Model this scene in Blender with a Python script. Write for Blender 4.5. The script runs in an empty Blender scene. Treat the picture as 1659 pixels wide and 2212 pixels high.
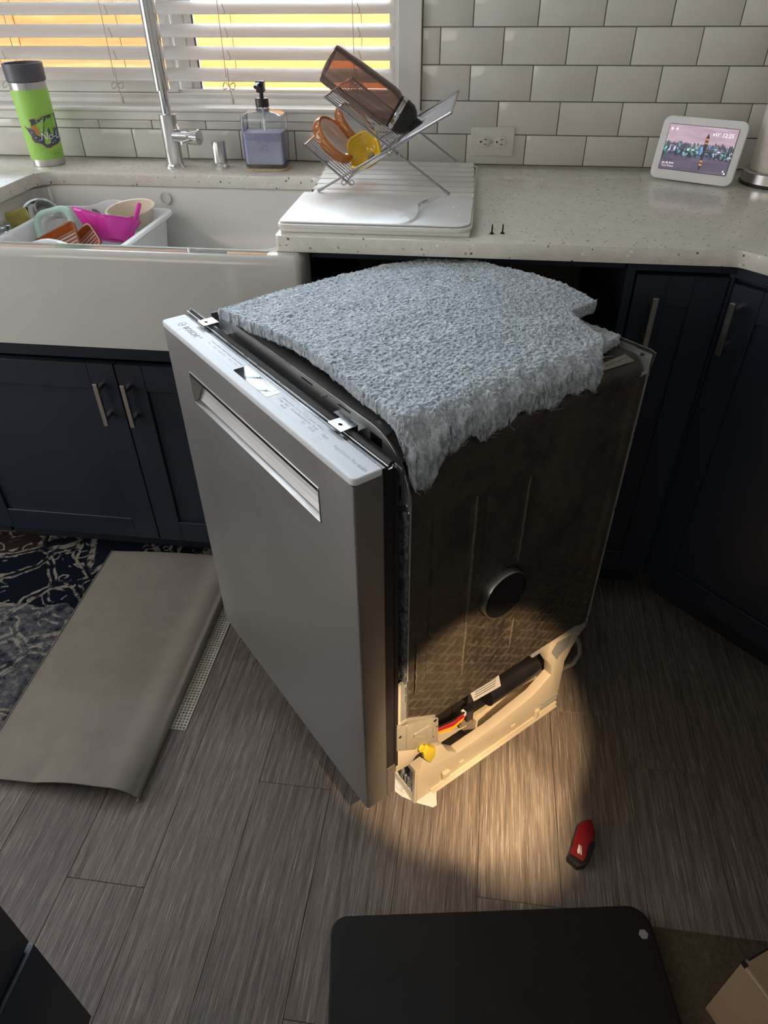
import bpy, bmesh, math, random
import numpy as np
from mathutils import Vector, Matrix
random.seed(7)
rng = np.random.default_rng(11)
S = bpy.context.scene
COL = S.collection
PI = math.pi

# ------------------------------------------------------------------ camera
CAM = (0.1339, -1.9678, 1.3111); YAW, PITCH, ROLL, FPX = 0.1394, 0.6646, -0.0112, 1495.45
cy, sy, cp, sp = math.cos(YAW), math.sin(YAW), math.cos(PITCH), math.sin(PITCH)
fw = Vector((-sy*cp, cy*cp, -sp)); rt = Vector((cy, sy, 0)); up = rt.cross(fw)
c_, s_ = math.cos(ROLL), math.sin(ROLL)
rt, up = rt*c_ + up*s_, up*c_ - rt*s_
cam = bpy.data.cameras.new('camera'); camo = bpy.data.objects.new('camera', cam); COL.objects.link(camo)
camo.matrix_world = Matrix(((rt.x, up.x, -fw.x, CAM[0]), (rt.y, up.y, -fw.y, CAM[1]), (rt.z, up.z, -fw.z, CAM[2]), (0, 0, 0, 1)))
cam.sensor_fit = 'HORIZONTAL'; cam.sensor_width = 36.0; cam.lens = 36.0*FPX/1659.0
cam.clip_start = 0.02; cam.clip_end = 200
S.camera = camo

# ------------------------------------------------------------------ world, lights, exposure
S.view_settings.view_transform = 'Standard'; S.view_settings.look = 'None'
S.view_settings.gamma = 1.0; S.view_settings.use_curve_mapping = False
S.view_settings.exposure = 0.42
W = bpy.data.worlds.new('sky'); S.world = W; W.use_nodes = True
wn = W.node_tree.nodes['Background']
wn.inputs[0].default_value = (0.74, 0.87, 1.0, 1); wn.inputs[1].default_value = 7.0

def light(name, kind, loc, target, energy, color, **kw):
    d = bpy.data.lights.new(name, kind); d.energy = energy; d.color = color
    for k, v in kw.items(): setattr(d, k, v)
    o = bpy.data.objects.new(name, d); COL.objects.link(o); o.location = loc
    o.rotation_euler = (Vector(target)-Vector(loc)).to_track_quat('-Z', 'Y').to_euler()
    return o
light('sun', 'SUN', (0, -3, 6), (0.5, 0.2, 0), 4.4, (1.0, 0.93, 0.82), angle=0.01)
# sky light coming in through the kitchen window
light('window_daylight', 'AREA', (-0.8, 0.32, 1.95), (-0.55, -1.2, 0.7), 165, (0.80, 0.90, 1.0), shape='RECTANGLE', size=1.5, size_y=0.9)
# added area light for daylight from the left, no glazed doors built
light('left_fill', 'AREA', (-3.2, -1.45, 1.40), (0.0, -1.15, 0.6), 38, (0.95, 0.96, 1.0), shape='RECTANGLE', size=1.8, size_y=1.7)
light('rear_fill', 'AREA', (-1.3, -4.5, 2.0), (0.4, 0.0, 1.6), 28, (1.0, 0.93, 0.82), shape='RECTANGLE', size=4.0, size_y=1.2)  # added fill from behind the camera, no rear window built
# torch held beside the photographer
light('torch', 'SPOT', (0.42, -1.80, 0.98), (0.205, -1.20, 0.22), 60, (1.0, 0.70, 0.40), spot_size=math.radians(29), spot_blend=0.4, shadow_soft_size=0.006)
light('torch_core', 'SPOT', (0.42, -1.80, 0.98), (0.278, -1.250, 0.0), 66, (1.0, 0.72, 0.42), spot_size=math.radians(16), spot_blend=1.0, shadow_soft_size=0.006)
S.cycles.use_denoising = True
S.cycles.max_bounces = 10; S.cycles.diffuse_bounces = 5; S.cycles.glossy_bounces = 5
S.cycles.transmission_bounces = 8; S.cycles.transparent_max_bounces = 12
S.cycles.sample_clamp_indirect = 6.0
S.cycles.caustics_refractive = False

# ------------------------------------------------------------------ materials
class NT:
    def __init__(s, name):
        s.m = bpy.data.materials.new(name); s.m.use_nodes = True
        s.t = s.m.node_tree; s.b = s.t.nodes['Principled BSDF']; s.o = s.t.nodes['Material Output']
    def n(s, typ, **kw):
        nd = s.t.nodes.new(typ)
        for k, v in kw.items():
            if k.startswith('i_'):
                key = k[2:]
                nd.inputs[int(key) if key.isdigit() else key.replace('_', ' ')].default_value = v
            else: setattr(nd, k, v)
        return nd
    def l(s, a, b): s.t.links.new(a, b)
    def coord(s, kind='Object', scale=(1, 1, 1), rot=(0, 0, 0), rand=False):
        tc = s.n('ShaderNodeTexCoord'); mp = s.n('ShaderNodeMapping')
        mp.inputs['Scale'].default_value = scale; mp.inputs['Rotation'].default_value = rot
        src = tc.outputs[kind]
        if rand:
            oi = s.n('ShaderNodeObjectInfo'); ad = s.n('ShaderNodeVectorMath', operation='MULTIPLY_ADD')
            cx = s.n('ShaderNodeCombineXYZ'); s.l(oi.outputs['Random'], cx.inputs[0]); s.l(oi.outputs['Random'], cx.inputs[1]); s.l(oi.outputs['Random'], cx.inputs[2])
            s.l(cx.outputs[0], ad.inputs[0]); ad.inputs[1].default_value = (37.0, 61.0, 13.0); s.l(src, ad.inputs[2]); src = ad.outputs[0]
        s.l(src, mp.inputs[0]); return mp.outputs[0]
    def noise(s, vec, scale, detail=3, rough=0.55, dist=0.0):
        nd = s.n('ShaderNodeTexNoise'); nd.inputs['Scale'].default_value = scale; nd.inputs['Detail'].default_value = detail
        nd.inputs['Roughness'].default_value = rough; nd.inputs['Distortion'].default_value = dist
        if vec is not None: s.l(vec, nd.inputs['Vector'])
        return nd.outputs['Fac']
    def voro(s, vec, scale, feature='F1', out='Distance'):
        nd = s.n('ShaderNodeTexVoronoi', feature=feature); nd.inputs['Scale'].default_value = scale
        if vec is not None: s.l(vec, nd.inputs['Vector'])
        return nd.outputs[out]
    def ramp(s, fac, stops, interp='LINEAR'):
        nd = s.n('ShaderNodeValToRGB'); cr = nd.color_ramp; cr.interpolation = interp
        while len(cr.elements) > 1: cr.elements.remove(cr.elements[-1])
        for i, (p, c) in enumerate(stops):
            e = cr.elements[0] if i == 0 else cr.elements.new(p)
            e.position = p; e.color = (*c, 1) if len(c) == 3 else c
        s.l(fac, nd.inputs[0]); return nd.outputs[0]
    def mix(s, fac, a, b, blend='MIX'):
        nd = s.n('ShaderNodeMix', data_type='RGBA', blend_type=blend)
        for sock, v in ((nd.inputs[0], fac), (nd.inputs[6], a), (nd.inputs[7], b)):
            if hasattr(v, 'links') or isinstance(v, bpy.types.NodeSocket): s.l(v, sock)
            elif isinstance(v, (int, float)): sock.default_value = v
            else: sock.default_value = (*v, 1) if len(v) == 3 else v
        return nd.outputs[2]
    def math(s, op, a, b=0.0):
        nd = s.n('ShaderNodeMath', operation=op)
        for i, v in enumerate((a, b)):
            if isinstance(v, bpy.types.NodeSocket): s.l(v, nd.inputs[i])
            else: nd.inputs[i].default_value = v
        return nd.outputs[0]
    def bump(s, h, strength=0.3, dist=0.002):
        nd = s.n('ShaderNodeBump'); nd.inputs['Strength'].default_value = strength; nd.inputs['Distance'].default_value = dist
        s.l(h, nd.inputs['Height']); s.l(nd.outputs[0], s.b.inputs['Normal']); return nd
    def set(s, **kw):
        for k, v in kw.items():
            key = k.replace('_', ' ')
            sock = s.b.inputs[key]
            if isinstance(v, bpy.types.NodeSocket): s.l(v, sock)
            elif isinstance(v, tuple) and len(v) == 3 and sock.type == 'RGBA': sock.default_value = (*v, 1)
            else: sock.default_value = v
        return s

def plain(name, col, rough=0.5, metal=0.0, spec=0.5, var=0.06, vscale=30.0, bump=0.0, coat=0.0):
    """A solid material with slight procedural unevenness in colour and gloss."""
    m = NT(name); v = m.coord()
    f = m.noise(v, vscale, 3)
    lo = tuple(c*(1-var) for c in col); hi = tuple(min(1, c*(1+var)) for c in col)
    m.set(Base_Color=m.ramp(f, [(0.3, lo), (0.7, hi)]), Metallic=metal, Specular_IOR_Level=spec)
    r = m.ramp(m.noise(v, vscale*0.6, 2), [(0.3, (max(0.02, rough-0.05),)*3), (0.7, (min(1, rough+0.05),)*3)])
    m.l(r, m.b.inputs['Roughness'])
    if coat: m.set(Coat_Weight=coat, Coat_Roughness=0.06)
    if bump: m.bump(m.noise(v, vscale*6, 4), bump, 0.001)
    return m.m

def brushed(name, col, rough=0.28, axis=0, aniso=0.5):
    m = NT(name)
    sc = [6.0, 6.0, 6.0]; sc = [900.0 if i != axis else 4.0 for i in range(3)]
    v = m.coord(scale=tuple(sc)); f = m.noise(v, 1.0, 2)
    blot = m.noise(m.coord(), 5.0, 3)
    m.set(Base_Color=m.ramp(f, [(0.3, tuple(c*0.9 for c in col)), (0.7, col)]), Metallic=1.0)
    rr = m.math('MULTIPLY_ADD', f, 0.10); m.t.nodes[-1].inputs[2].default_value = rough
    r2 = m.math('MULTIPLY_ADD', blot, 0.10); m.t.nodes[-1].inputs[2].default_value = -0.05
    m.l(m.math('ADD', rr, r2), m.b.inputs['Roughness'])
    m.bump(f, 0.04, 0.0005)
    return m.m

def glassy(name, col, alpha_tint=0.75, rough=0.02):
    """Thin-walled glass: mostly clear, tinted, with a Fresnel gloss."""
    m = NT(name)
    tr = m.n('ShaderNodeBsdfTransparent'); tr.inputs[0].default_value = (*col, 1)
    gl = m.n('ShaderNodeBsdfGlossy'); gl.inputs['Roughness'].default_value = rough
    lw = m.n('ShaderNodeFresnel'); lw.inputs[0].default_value = 1.5
    sm = m.n('ShaderNodeMath', operation='MULTIPLY_ADD'); m.l(lw.outputs[0], sm.inputs[0]); sm.inputs[1].default_value = 1.0; sm.inputs[2].default_value = 0.02
    mx = m.n('ShaderNodeMixShader'); m.l(sm.outputs[0], mx.inputs[0]); m.l(tr.outputs[0], mx.inputs[1]); m.l(gl.outputs[0], mx.inputs[2])
    df = m.n('ShaderNodeBsdfDiffuse'); df.inputs[0].default_value = (*[min(1, c*1.0) for c in col], 1)
    m2 = m.n('ShaderNodeMixShader'); m2.inputs[0].default_value = alpha_tint; m.l(df.outputs[0], m2.inputs[1]); m.l(mx.outputs[0], m2.inputs[2])
    m.l(m2.outputs[0], m.o.inputs[0]); return m.m

def emitter(name, col, strength):
    m = NT(name); m.set(Base_Color=(0, 0, 0), Emission_Color=col, Emission_Strength=strength, Roughness=0.3); return m.m

M = {}
# floor: grey-brown vinyl planks, grain along Y
m = NT('vinyl_plank'); v = m.coord(rand=True)
g1 = m.noise(m.coord(scale=(620, 13, 1), rand=True), 1.0, 4, 0.65)
g2 = m.noise(m.coord(scale=(52, 2.6, 1), rand=True), 1.0, 5, 0.72, 0.8)
wv = m.n('ShaderNodeTexWave', wave_type='BANDS', bands_direction='X'); wv.inputs['Scale'].default_value = 5.0; wv.inputs['Distortion'].default_value = 9.0
wv.inputs['Detail'].default_value = 2.0; wv.inputs['Detail Scale'].default_value = 0.55
m.l(m.coord(scale=(3.2, 0.55, 1), rand=True), wv.inputs['Vector'])
base = m.ramp(g2, [(0.25, (0.092, 0.075, 0.063)), (0.5, (0.148, 0.124, 0.107)), (0.75, (0.205, 0.175, 0.153))])
base = m.mix(m.ramp(wv.outputs['Fac'], [(0.0, (0.0,)*3), (0.55, (0.0,)*3), (0.93, (0.42,)*3), (1.0, (0.2,)*3)]), base, (0.27, 0.225, 0.19))
base = m.mix(m.ramp(g1, [(0.30, (0.9,)*3), (0.45, (0.0,)*3)]), base, (0.045, 0.034, 0.027))
base = m.mix(m.ramp(g1, [(0.55, (0.0,)*3), (0.66, (0.85,)*3)]), base, (0.40, 0.35, 0.31))
oi = m.n('ShaderNodeObjectInfo')
base = m.mix(1.0, base, m.ramp(oi.outputs['Random'], [(0.0, (0.88, 0.87, 0.86)), (0.5, (0.98, 0.96, 0.95)), (1.0, (1.10, 1.08, 1.06))]), 'MULTIPLY')
m.set(Base_Color=base, Roughness=m.ramp(g1, [(0.3, (0.5,)*3), (0.7, (0.36,)*3)]), Specular_IOR_Level=0.42)
m.bump(m.math('ADD', g1, m.math('MULTIPLY', g2, 0.4)), 0.6, 0.0014); M['plank'] = m.m
M['subfloor'] = plain('subfloor_dark', (0.02, 0.017, 0.015), 0.8)
# walls
M['paint'] = plain('wall_paint', (0.62, 0.60, 0.56), 0.75, var=0.03, vscale=8, bump=0.05)
M['ceiling'] = plain('ceiling_paint', (0.72, 0.71, 0.69), 0.85, var=0.02, vscale=6)
M['grout'] = plain('grey_grout', (0.20, 0.195, 0.18), 0.9, var=0.12, vscale=60)
m = NT('white_glazed_tile'); v = m.coord(rand=True)
m.set(Base_Color=m.ramp(m.noise(v, 7, 2), [(0.3, (0.60, 0.585, 0.54)), (0.7, (0.66, 0.645, 0.60))]), Roughness=0.09, Specular_IOR_Level=0.5)
m.bump(m.noise(v, 14, 1), 0.35, 0.0025); M['tile'] = m.m
M['white_trim'] = plain('white_painted_trim', (0.68, 0.665, 0.63), 0.38, var=0.03, vscale=12)
M['vinyl_frame'] = plain('white_vinyl_window', (0.82, 0.82, 0.81), 0.35, var=0.02)
m = NT('blind_slat'); v = m.coord(scale=(3, 60, 60), rand=True); f = m.noise(v, 3.0, 5, 0.6, 1.2)
tr = m.n('ShaderNodeBsdfTranslucent'); tr.inputs[0].default_value = (0.9, 0.9, 0.88, 1)
m.set(Base_Color=m.ramp(f, [(0.35, (0.74, 0.74, 0.73)), (0.6, (0.82, 0.82, 0.81))]), Roughness=0.42)
m.bump(f, 0.35, 0.0015)
mx = m.n('ShaderNodeMixShader'); mx.inputs[0].default_value = 0.40; m.l(m.b.outputs[0], mx.inputs[1]); m.l(tr.outputs[0], mx.inputs[2]); m.l(mx.outputs[0], m.o.inputs[0]); M['slat'] = m.m
M['cord'] = plain('blind_cord', (0.50, 0.45, 0.38), 0.8)
M['pane'] = glassy('window_glass', (0.97, 0.985, 0.98), 1.0, 0.0)
m = NT('insect_screen'); tr = m.n('ShaderNodeBsdfTransparent'); mx = m.n('ShaderNodeMixShader'); mx.inputs[0].default_value = 0.62
m.set(Base_Color=(0.10, 0.10, 0.10), Roughness=0.6); m.l(m.b.outputs[0], mx.inputs[1]); m.l(tr.outputs[0], mx.inputs[2]); m.l(mx.outputs[0], m.o.inputs[0]); M['screen_mesh'] = m.m
m = NT('cedar_board'); v = m.coord(scale=(1.2, 20, 20), rand=True); f = m.noise(v, 2.5, 4, 0.6, 0.5)
m.set(Base_Color=m.ramp(f, [(0.3, (0.60, 0.22, 0.05)), (0.6, (0.80, 0.34, 0.09)), (0.8, (0.90, 0.50, 0.18))]), Roughness=0.7); M['cedar'] = m.m
M['soil'] = plain('dry_ground', (0.32, 0.27, 0.2), 0.95, var=0.3, vscale=5)
# counter: pale quartz with chips
m = NT('speckled_quartz'); v = m.coord()
base = m.ramp(m.noise(v, 40, 3), [(0.3, (0.59, 0.565, 0.495)), (0.7, (0.66, 0.635, 0.565))])
vn = m.n('ShaderNodeTexVoronoi'); vn.inputs['Scale'].default_value = 260; m.l(v, vn.inputs['Vector'])
big = m.n('ShaderNodeTexVoronoi'); big.inputs['Scale'].default_value = 105; m.l(m.coord(scale=(1, 1.5, 1), rot=(0.4, 0.3, 0.5)), big.inputs['Vector'])
sp1 = m.math('LESS_THAN', big.outputs['Distance'], 0.26); sel = m.n('ShaderNodeSeparateColor'); m.l(big.outputs['Color'], sel.inputs[0])
sp1 = m.math('MULTIPLY', sp1, m.math('GREATER_THAN', sel.outputs[0], 0.76))
chip = m.ramp(sel.outputs[1], [(0.0, (0.13, 0.11, 0.09)), (0.35, (0.34, 0.30, 0.24)), (0.70, (0.78, 0.77, 0.74)), (0.9, (0.40, 0.38, 0.35))], 'CONSTANT')
sel2 = m.n('ShaderNodeSeparateColor'); m.l(vn.outputs['Color'], sel2.inputs[0])
base = m.mix(m.math('MULTIPLY', m.math('LESS_THAN', vn.outputs['Distance'], 0.25), m.math('GREATER_THAN', sel2.outputs[0], 0.75)), base, (0.42, 0.40, 0.36))
base = m.mix(sp1, base, chip)
m.set(Base_Color=base, Roughness=0.17, Specular_IOR_Level=0.5); M['quartz'] = m.m
M['fireclay'] = plain('white_fireclay', (0.60, 0.59, 0.555), 0.14, var=0.02, vscale=6, coat=0.4)
M['navy'] = plain('navy_cabinet_paint', (0.012, 0.018, 0.032), 0.42, var=0.08, vscale=10)
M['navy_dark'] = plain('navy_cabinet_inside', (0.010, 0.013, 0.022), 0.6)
M['steel'] = brushed('brushed_steel', (0.60, 0.58, 0.56), 0.26, axis=0)
M['steel_v'] = brushed('brushed_steel_upright', (0.60, 0.58, 0.56), 0.24, axis=2)
M['chrome'] = plain('polished_chrome', (0.74, 0.74, 0.75), 0.10, 1.0, var=0.02)
M['nickel'] = plain('satin_nickel', (0.52, 0.49, 0.45), 0.32, 1.0, var=0.03)
M['wire_steel'] = plain('rack_wire_steel', (0.40, 0.40, 0.42), 0.22, 1.0, var=0.02)
M['galv'] = plain('galvanised_steel', (0.55, 0.56, 0.57), 0.30, 1.0, var=0.12, vscale=60)
M['darkgalv'] = plain('dark_steel_flange', (0.44, 0.45, 0.44), 0.5, 0.5, var=0.12, vscale=20)
M['door_steel'] = brushed('stainless_door', (0.60, 0.59, 0.565), 0.36, axis=0)
M['white_enamel'] = plain('white_enamel_fascia', (0.66, 0.67, 0.70), 0.6, spec=0.2, var=0.015, vscale=8)
M['black_plastic'] = plain('black_plastic', (0.012, 0.012, 0.014), 0.38, var=0.15)
M['black_rubber'] = plain('black_rubber', (0.010, 0.010, 0.011), 0.55, var=0.15)
M['grey_plastic'] = plain('dark_grey_plastic', (0.10, 0.10, 0.108), 0.45, var=0.15, vscale=25)
M['ink'] = plain('grey_print', (0.17, 0.17, 0.19), 0.5)
M['ink_pale'] = plain('pale_print', (0.50, 0.50, 0.53), 0.5)
M['ink_white'] = plain('white_print', (0.85, 0.85, 0.85), 0.5)
M['display_glass'] = plain('black_display_glass', (0.008, 0.009, 0.012), 0.05, spec=0.10)
M['cream'] = plain('cream_plastic', (0.66, 0.57, 0.43), 0.42, var=0.03, vscale=14)
M['cream_metal'] = plain('pale_hinge_metal', (0.50, 0.46, 0.38), 0.40, 0.35, var=0.08, vscale=40)
M['grey_part'] = plain('mid_grey_plastic', (0.30, 0.30, 0.30), 0.5, var=0.05)
M['yellow_part'] = plain('yellow_plastic', (0.72, 0.56, 0.03), 0.4, var=0.04)
M['label_white'] = plain('white_paper_label', (0.72, 0.70, 0.68), 0.6, var=0.04)
M['hose'] = plain('grey_hose', (0.22, 0.21, 0.20), 0.45, var=0.06)
# bitumen side panel: dark, scuffed, woven press marks near the bottom
m = NT('bitumen_panel'); v = m.coord()
f1 = m.noise(v, 9, 5, 0.65); f2 = m.noise(v, 55, 4, 0.7)
base = m.ramp(f1, [(0.3, (0.022, 0.0175, 0.014)), (0.55, (0.050, 0.040, 0.031)), (0.8, (0.090, 0.072, 0.056))])
base = m.mix(m.ramp(f2, [(0.55, (0, 0, 0)), (0.75, (0.5, 0.5, 0.5))]), base, (0.12, 0.10, 0.08))
w1 = m.n('ShaderNodeTexWave', wave_type='BANDS', bands_direction='DIAGONAL'); w1.inputs['Scale'].default_value = 19.0; w1.inputs['Distortion'].default_value = 2.0; m.l(m.coord(scale=(0, 1.0, 1.4)), w1.inputs['Vector'])
w2 = m.n('ShaderNodeTexWave', wave_type='BANDS', bands_direction='DIAGONAL'); w2.inputs['Scale'].default_value = 19.0; w2.inputs['Distortion'].default_value = 2.0; m.l(m.coord(scale=(0, -1.0, 1.4)), w2.inputs['Vector'])
gr = m.math('MAXIMUM', m.math('GREATER_THAN', w1.outputs['Fac'], 0.86), m.math('GREATER_THAN', w2.outputs['Fac'], 0.86))
sz_ = m.n('ShaderNodeSeparateXYZ'); m.l(v, sz_.inputs[0])
low = m.ramp(sz_.outputs[2], [(0.30, (1, 1, 1)), (0.50, (0.35,)*3), (0.62, (0, 0, 0))])
gr = m.math('MULTIPLY', m.math('MULTIPLY', gr, low), m.ramp(f2, [(0.35, (0, 0, 0)), (0.55, (1, 1, 1))]))
base = m.mix(m.math('MULTIPLY', gr, 0.45), base, (0.145, 0.117, 0.092))
m.set(Base_Color=base, Roughness=m.ramp(f2, [(0.3, (0.36,)*3), (0.7, (0.58,)*3)]), Specular_IOR_Level=0.4)
m.bump(m.math('ADD', m.math('MULTIPLY', gr, 0.8), m.math('MULTIPLY', f2, 0.7)), 0.6, 0.003); M['bitumen'] = m.m
M['scuffed'] = plain('scuffed_bitumen_ridge', (0.105, 0.086, 0.066), 0.5, var=0.35, vscale=160, bump=0.3)
# felt
m = NT('recycled_felt'); v = m.coord()
f = m.noise(v, 120, 4, 0.7); s1 = m.noise(v, 330, 2, 0.6); big_ = m.noise(v, 6, 2)
base = m.ramp(f, [(0.25, (0.19, 0.225, 0.26)), (0.5, (0.42, 0.47, 0.52)), (0.75, (0.60, 0.645, 0.69))])
base = m.mix(m.ramp(s1, [(0.60, (0, 0, 0)), (0.68, (1, 1, 1))]), base, (0.62, 0.63, 0.62))
base = m.mix(m.ramp(m.noise(m.coord(scale=(1, 3, 1)), 70, 3, 0.6), [(0.66, (0, 0, 0)), (0.72, (1, 1, 1))]), base, (0.06, 0.085, 0.14))
fib = m.noise(m.coord(scale=(3, 1, 1), rot=(0, 0, 0.6)), 90, 3, 0.6)
base = m.mix(m.ramp(fib, [(0.70, (0, 0, 0)), (0.74, (0.8, 0.8, 0.8))]), base, (0.30, 0.26, 0.16))
m.set(Base_Color=base, Roughness=0.95, Specular_IOR_Level=0.1, Sheen_Weight=0.25)
m.bump(m.math('ADD', f, m.math('MULTIPLY', s1, 0.5)), 0.8, 0.0035); M['felt'] = m.m
m = NT('dark_felt_strip'); v = m.coord(); f = m.noise(v, 80, 5, 0.7)
base = m.ramp(f, [(0.3, (0.03, 0.034, 0.04)), (0.5, (0.12, 0.128, 0.135)), (0.75, (0.27, 0.275, 0.28))])
m.set(Base_Color=base, Roughness=0.95); m.bump(f, 0.9, 0.004); M['felt_dark'] = m.m
M['fibre'] = plain('loose_fibre', (0.55, 0.56, 0.54), 0.9)
# rug
m = NT('persian_rug_pile'); v = m.coord()
warp = m.n('ShaderNodeTexNoise'); warp.inputs['Scale'].default_value = 9; warp.inputs['Detail'].default_value = 2; m.l(v, warp.inputs['Vector'])
wm = m.n('ShaderNodeVectorMath', operation='MULTIPLY_ADD'); m.l(warp.outputs['Color'], wm.inputs[0]); wm.inputs[1].default_value = (0.09, 0.09, 0); m.l(v, wm.inputs[2]); wv_ = wm.outputs[0]
ed = m.voro(wv_, 6.5, 'DISTANCE_TO_EDGE'); vc = m.n('ShaderNodeTexVoronoi'); vc.inputs['Scale'].default_value = 6.5; m.l(wv_, vc.inputs['Vector'])
sc_ = m.n('ShaderNodeSeparateColor'); m.l(vc.outputs['Color'], sc_.inputs[0])
sy_ = m.n('ShaderNodeSeparateXYZ'); m.l(wv_, sy_.inputs[0])
field = m.math('LESS_THAN', m.math('ADD', sy_.outputs[1], m.math('MULTIPLY', m.noise(v, 5, 3, 0.6), 0.36)), -0.62)
wear = m.noise(v, 42, 6, 0.78); wear2 = m.noise(v, 22, 5, 0.7)
cell = m.ramp(sc_.outputs[0], [(0.0, (0.006, 0.008, 0.017)), (0.55, (0.010, 0.012, 0.024)), (0.84, (0.030, 0.020, 0.016)), (0.90, (0.085, 0.045, 0.022))], 'CONSTANT')
grey = m.ramp(wear, [(0.36, (0.012, 0.014, 0.028)), (0.46, (0.075, 0.080, 0.095)), (0.56, (0.13, 0.13, 0.135)), (0.66, (0.30, 0.27, 0.22))])
grey = m.mix(m.math('GREATER_THAN', sc_.outputs[1], 0.80), grey, (0.10, 0.055, 0.020))
cell = m.mix(m.math('MULTIPLY', field, m.ramp(wear2, [(0.36, (0.2,)*3), (0.46, (1, 1, 1))])), cell, grey)
line = m.math('LESS_THAN', m.math('ABSOLUTE', m.math('SUBTRACT', ed, 0.06)), 0.026)
ed2 = m.voro(wv_, 21, 'DISTANCE_TO_EDGE'); line2 = m.math('LESS_THAN', m.math('ABSOLUTE', m.math('SUBTRACT', ed2, 0.17)), 0.05)
line2 = m.math('MULTIPLY', line2, m.math('GREATER_THAN', m.noise(v, 9, 2), 0.53))
ln = m.math('MULTIPLY', m.math('MAXIMUM', line, line2), m.ramp(wear, [(0.43, (0.0,)*3), (0.53, (0.9,)*3)]))
cell = m.mix(ln, cell, (0.34, 0.31, 0.25))
m.set(Base_Color=cell, Roughness=1.0, Specular_IOR_Level=0.08); m.bump(m.noise(v, 500, 2), 0.6, 0.003); M['rug'] = m.m
M['rug_back'] = plain('taupe_rug_backing', (0.235, 0.205, 0.170), 0.8, var=0.06, vscale=20, bump=0.12)
M['rug_pad'] = plain('cream_nonslip_pad', (0.60, 0.565, 0.49), 0.7, var=0.05)
M['black_mat'] = plain('black_foam_mat', (0.012, 0.0115, 0.011), 0.72, spec=0.3, var=0.1, vscale=20, bump=0.15)
m = NT('brown_woven_mat'); v = m.coord(); f = m.noise(v, 120, 5, 0.7)
m.set(Base_Color=m.ramp(f, [(0.3, (0.060, 0.044, 0.026)), (0.6, (0.105, 0.080, 0.050)), (0.8, (0.20, 0.16, 0.11))]), Roughness=0.9); m.bump(f, 0.8, 0.004); M['brown_mat'] = m.m
m = NT('kraft_cardboard'); v = m.coord(); f = m.noise(v, 25, 4); g = m.noise(m.coord(scale=(300, 300, 4)), 1, 2)
m.set(Base_Color=m.mix(m.math('MULTIPLY', g, 0.3), m.ramp(f, [(0.3, (0.28, 0.185, 0.105)), (0.7, (0.33, 0.225, 0.135))]), (0.25, 0.16, 0.09)), Roughness=0.8); M['kraft'] = m.m
M['kraft_edge'] = plain('cardboard_cut_edge', (0.42, 0.31, 0.21), 0.85)
M['red'] = plain('red_painted_tool', (0.20, 0.006, 0.009), 0.35, var=0.05)
# counter objects
M['green'] = plain('lime_powder_coat', (0.33, 0.62, 0.11), 0.45, var=0.03, vscale=80, bump=0.04)
M['green_dark'] = plain('embossed_green', (0.10, 0.27, 0.02), 0.5)
M['lid_grey'] = plain('grey_lid_plastic', (0.085, 0.083, 0.105), 0.40, var=0.03)
M['slate'] = plain('sticker_slate', (0.075, 0.095, 0.125), 0.4, var=0.2, vscale=90)
M['orange_ink'] = plain('sticker_orange', (0.50, 0.24, 0.05), 0.45)
M['red_ink'] = plain('sticker_red_edge', (0.42, 0.12, 0.05), 0.45)
M['hop'] = plain('sticker_green', (0.25, 0.50, 0.06), 0.45)
M['clear'] = glassy('clear_glass', (0.95, 0.97, 0.975), 0.96)
M['clear_plastic'] = glassy('clear_plastic', (0.93, 0.94, 0.94), 0.80, 0.08)
m = NT('lavender_soap'); m.set(Base_Color=(0.60, 0.58, 0.88), Roughness=0.12, Transmission_Weight=0.35, Subsurface_Weight=0.3, Subsurface_Radius=(0.02, 0.02, 0.03)); f = m.noise(m.coord(), 12, 2); m.set(Base_Color=m.ramp(f, [(0.3, (0.56, 0.54, 0.86)), (0.7, (0.68, 0.66, 0.92))])); M['soap'] = m.m
M['cork'] = plain('cork_coaster', (0.50, 0.40, 0.27), 0.9, var=0.2, vscale=200, bump=0.3)
M['amber'] = glassy('amber_glass', (0.80, 0.36, 0.13), 0.80, 0.03)
M['amber_deep'] = glassy('brown_bottle_glass', (0.54, 0.41, 0.36), 0.82, 0.08)
M['milk'] = glassy('frosted_glass_disc', (0.93, 0.90, 0.90), 0.35, 0.06)
M['yellow_glass'] = plain('mustard_glazed_glass', (0.68, 0.46, 0.02), 0.08, var=0.12, vscale=30, coat=0.6)
M['stone'] = plain('pale_diatomite', (0.72, 0.70, 0.665), 0.55, var=0.03, vscale=14)
M['stone_wet'] = plain('pale_stone_tray', (0.76, 0.755, 0.74), 0.45, var=0.05, vscale=9)
M['socket_white'] = plain('white_outlet_plastic', (0.66, 0.645, 0.60), 0.3, var=0.02)
M['hub_white'] = plain('pale_display_housing', (0.74, 0.745, 0.73), 0.45, var=0.02)
M['black_screw'] = plain('black_phosphate_screw', (0.02, 0.02, 0.022), 0.4, 0.6)
M['paper'] = plain('paper_towel', (0.62, 0.57, 0.50), 0.95, var=0.04, vscale=80, bump=0.3)
M['tub_white'] = plain('white_dish_tub', (0.76, 0.76, 0.77), 0.35, var=0.02)
M['mint'] = plain('mint_silicone', (0.48, 0.70, 0.60), 0.45, var=0.03)
M['pink'] = plain('magenta_plastic', (0.72, 0.05, 0.42), 0.22, var=0.06, vscale=15)
M['ivory'] = plain('ivory_plastic', (0.74, 0.68, 0.54), 0.3, var=0.03)
M['sponge'] = plain('olive_sponge', (0.50, 0.44, 0.14), 0.9, var=0.3, vscale=60, bump=0.5)
M['plastic_sheet'] = glassy('crumpled_plastic_sheet', (0.86, 0.86, 0.84), 0.45, 0.15)
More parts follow.
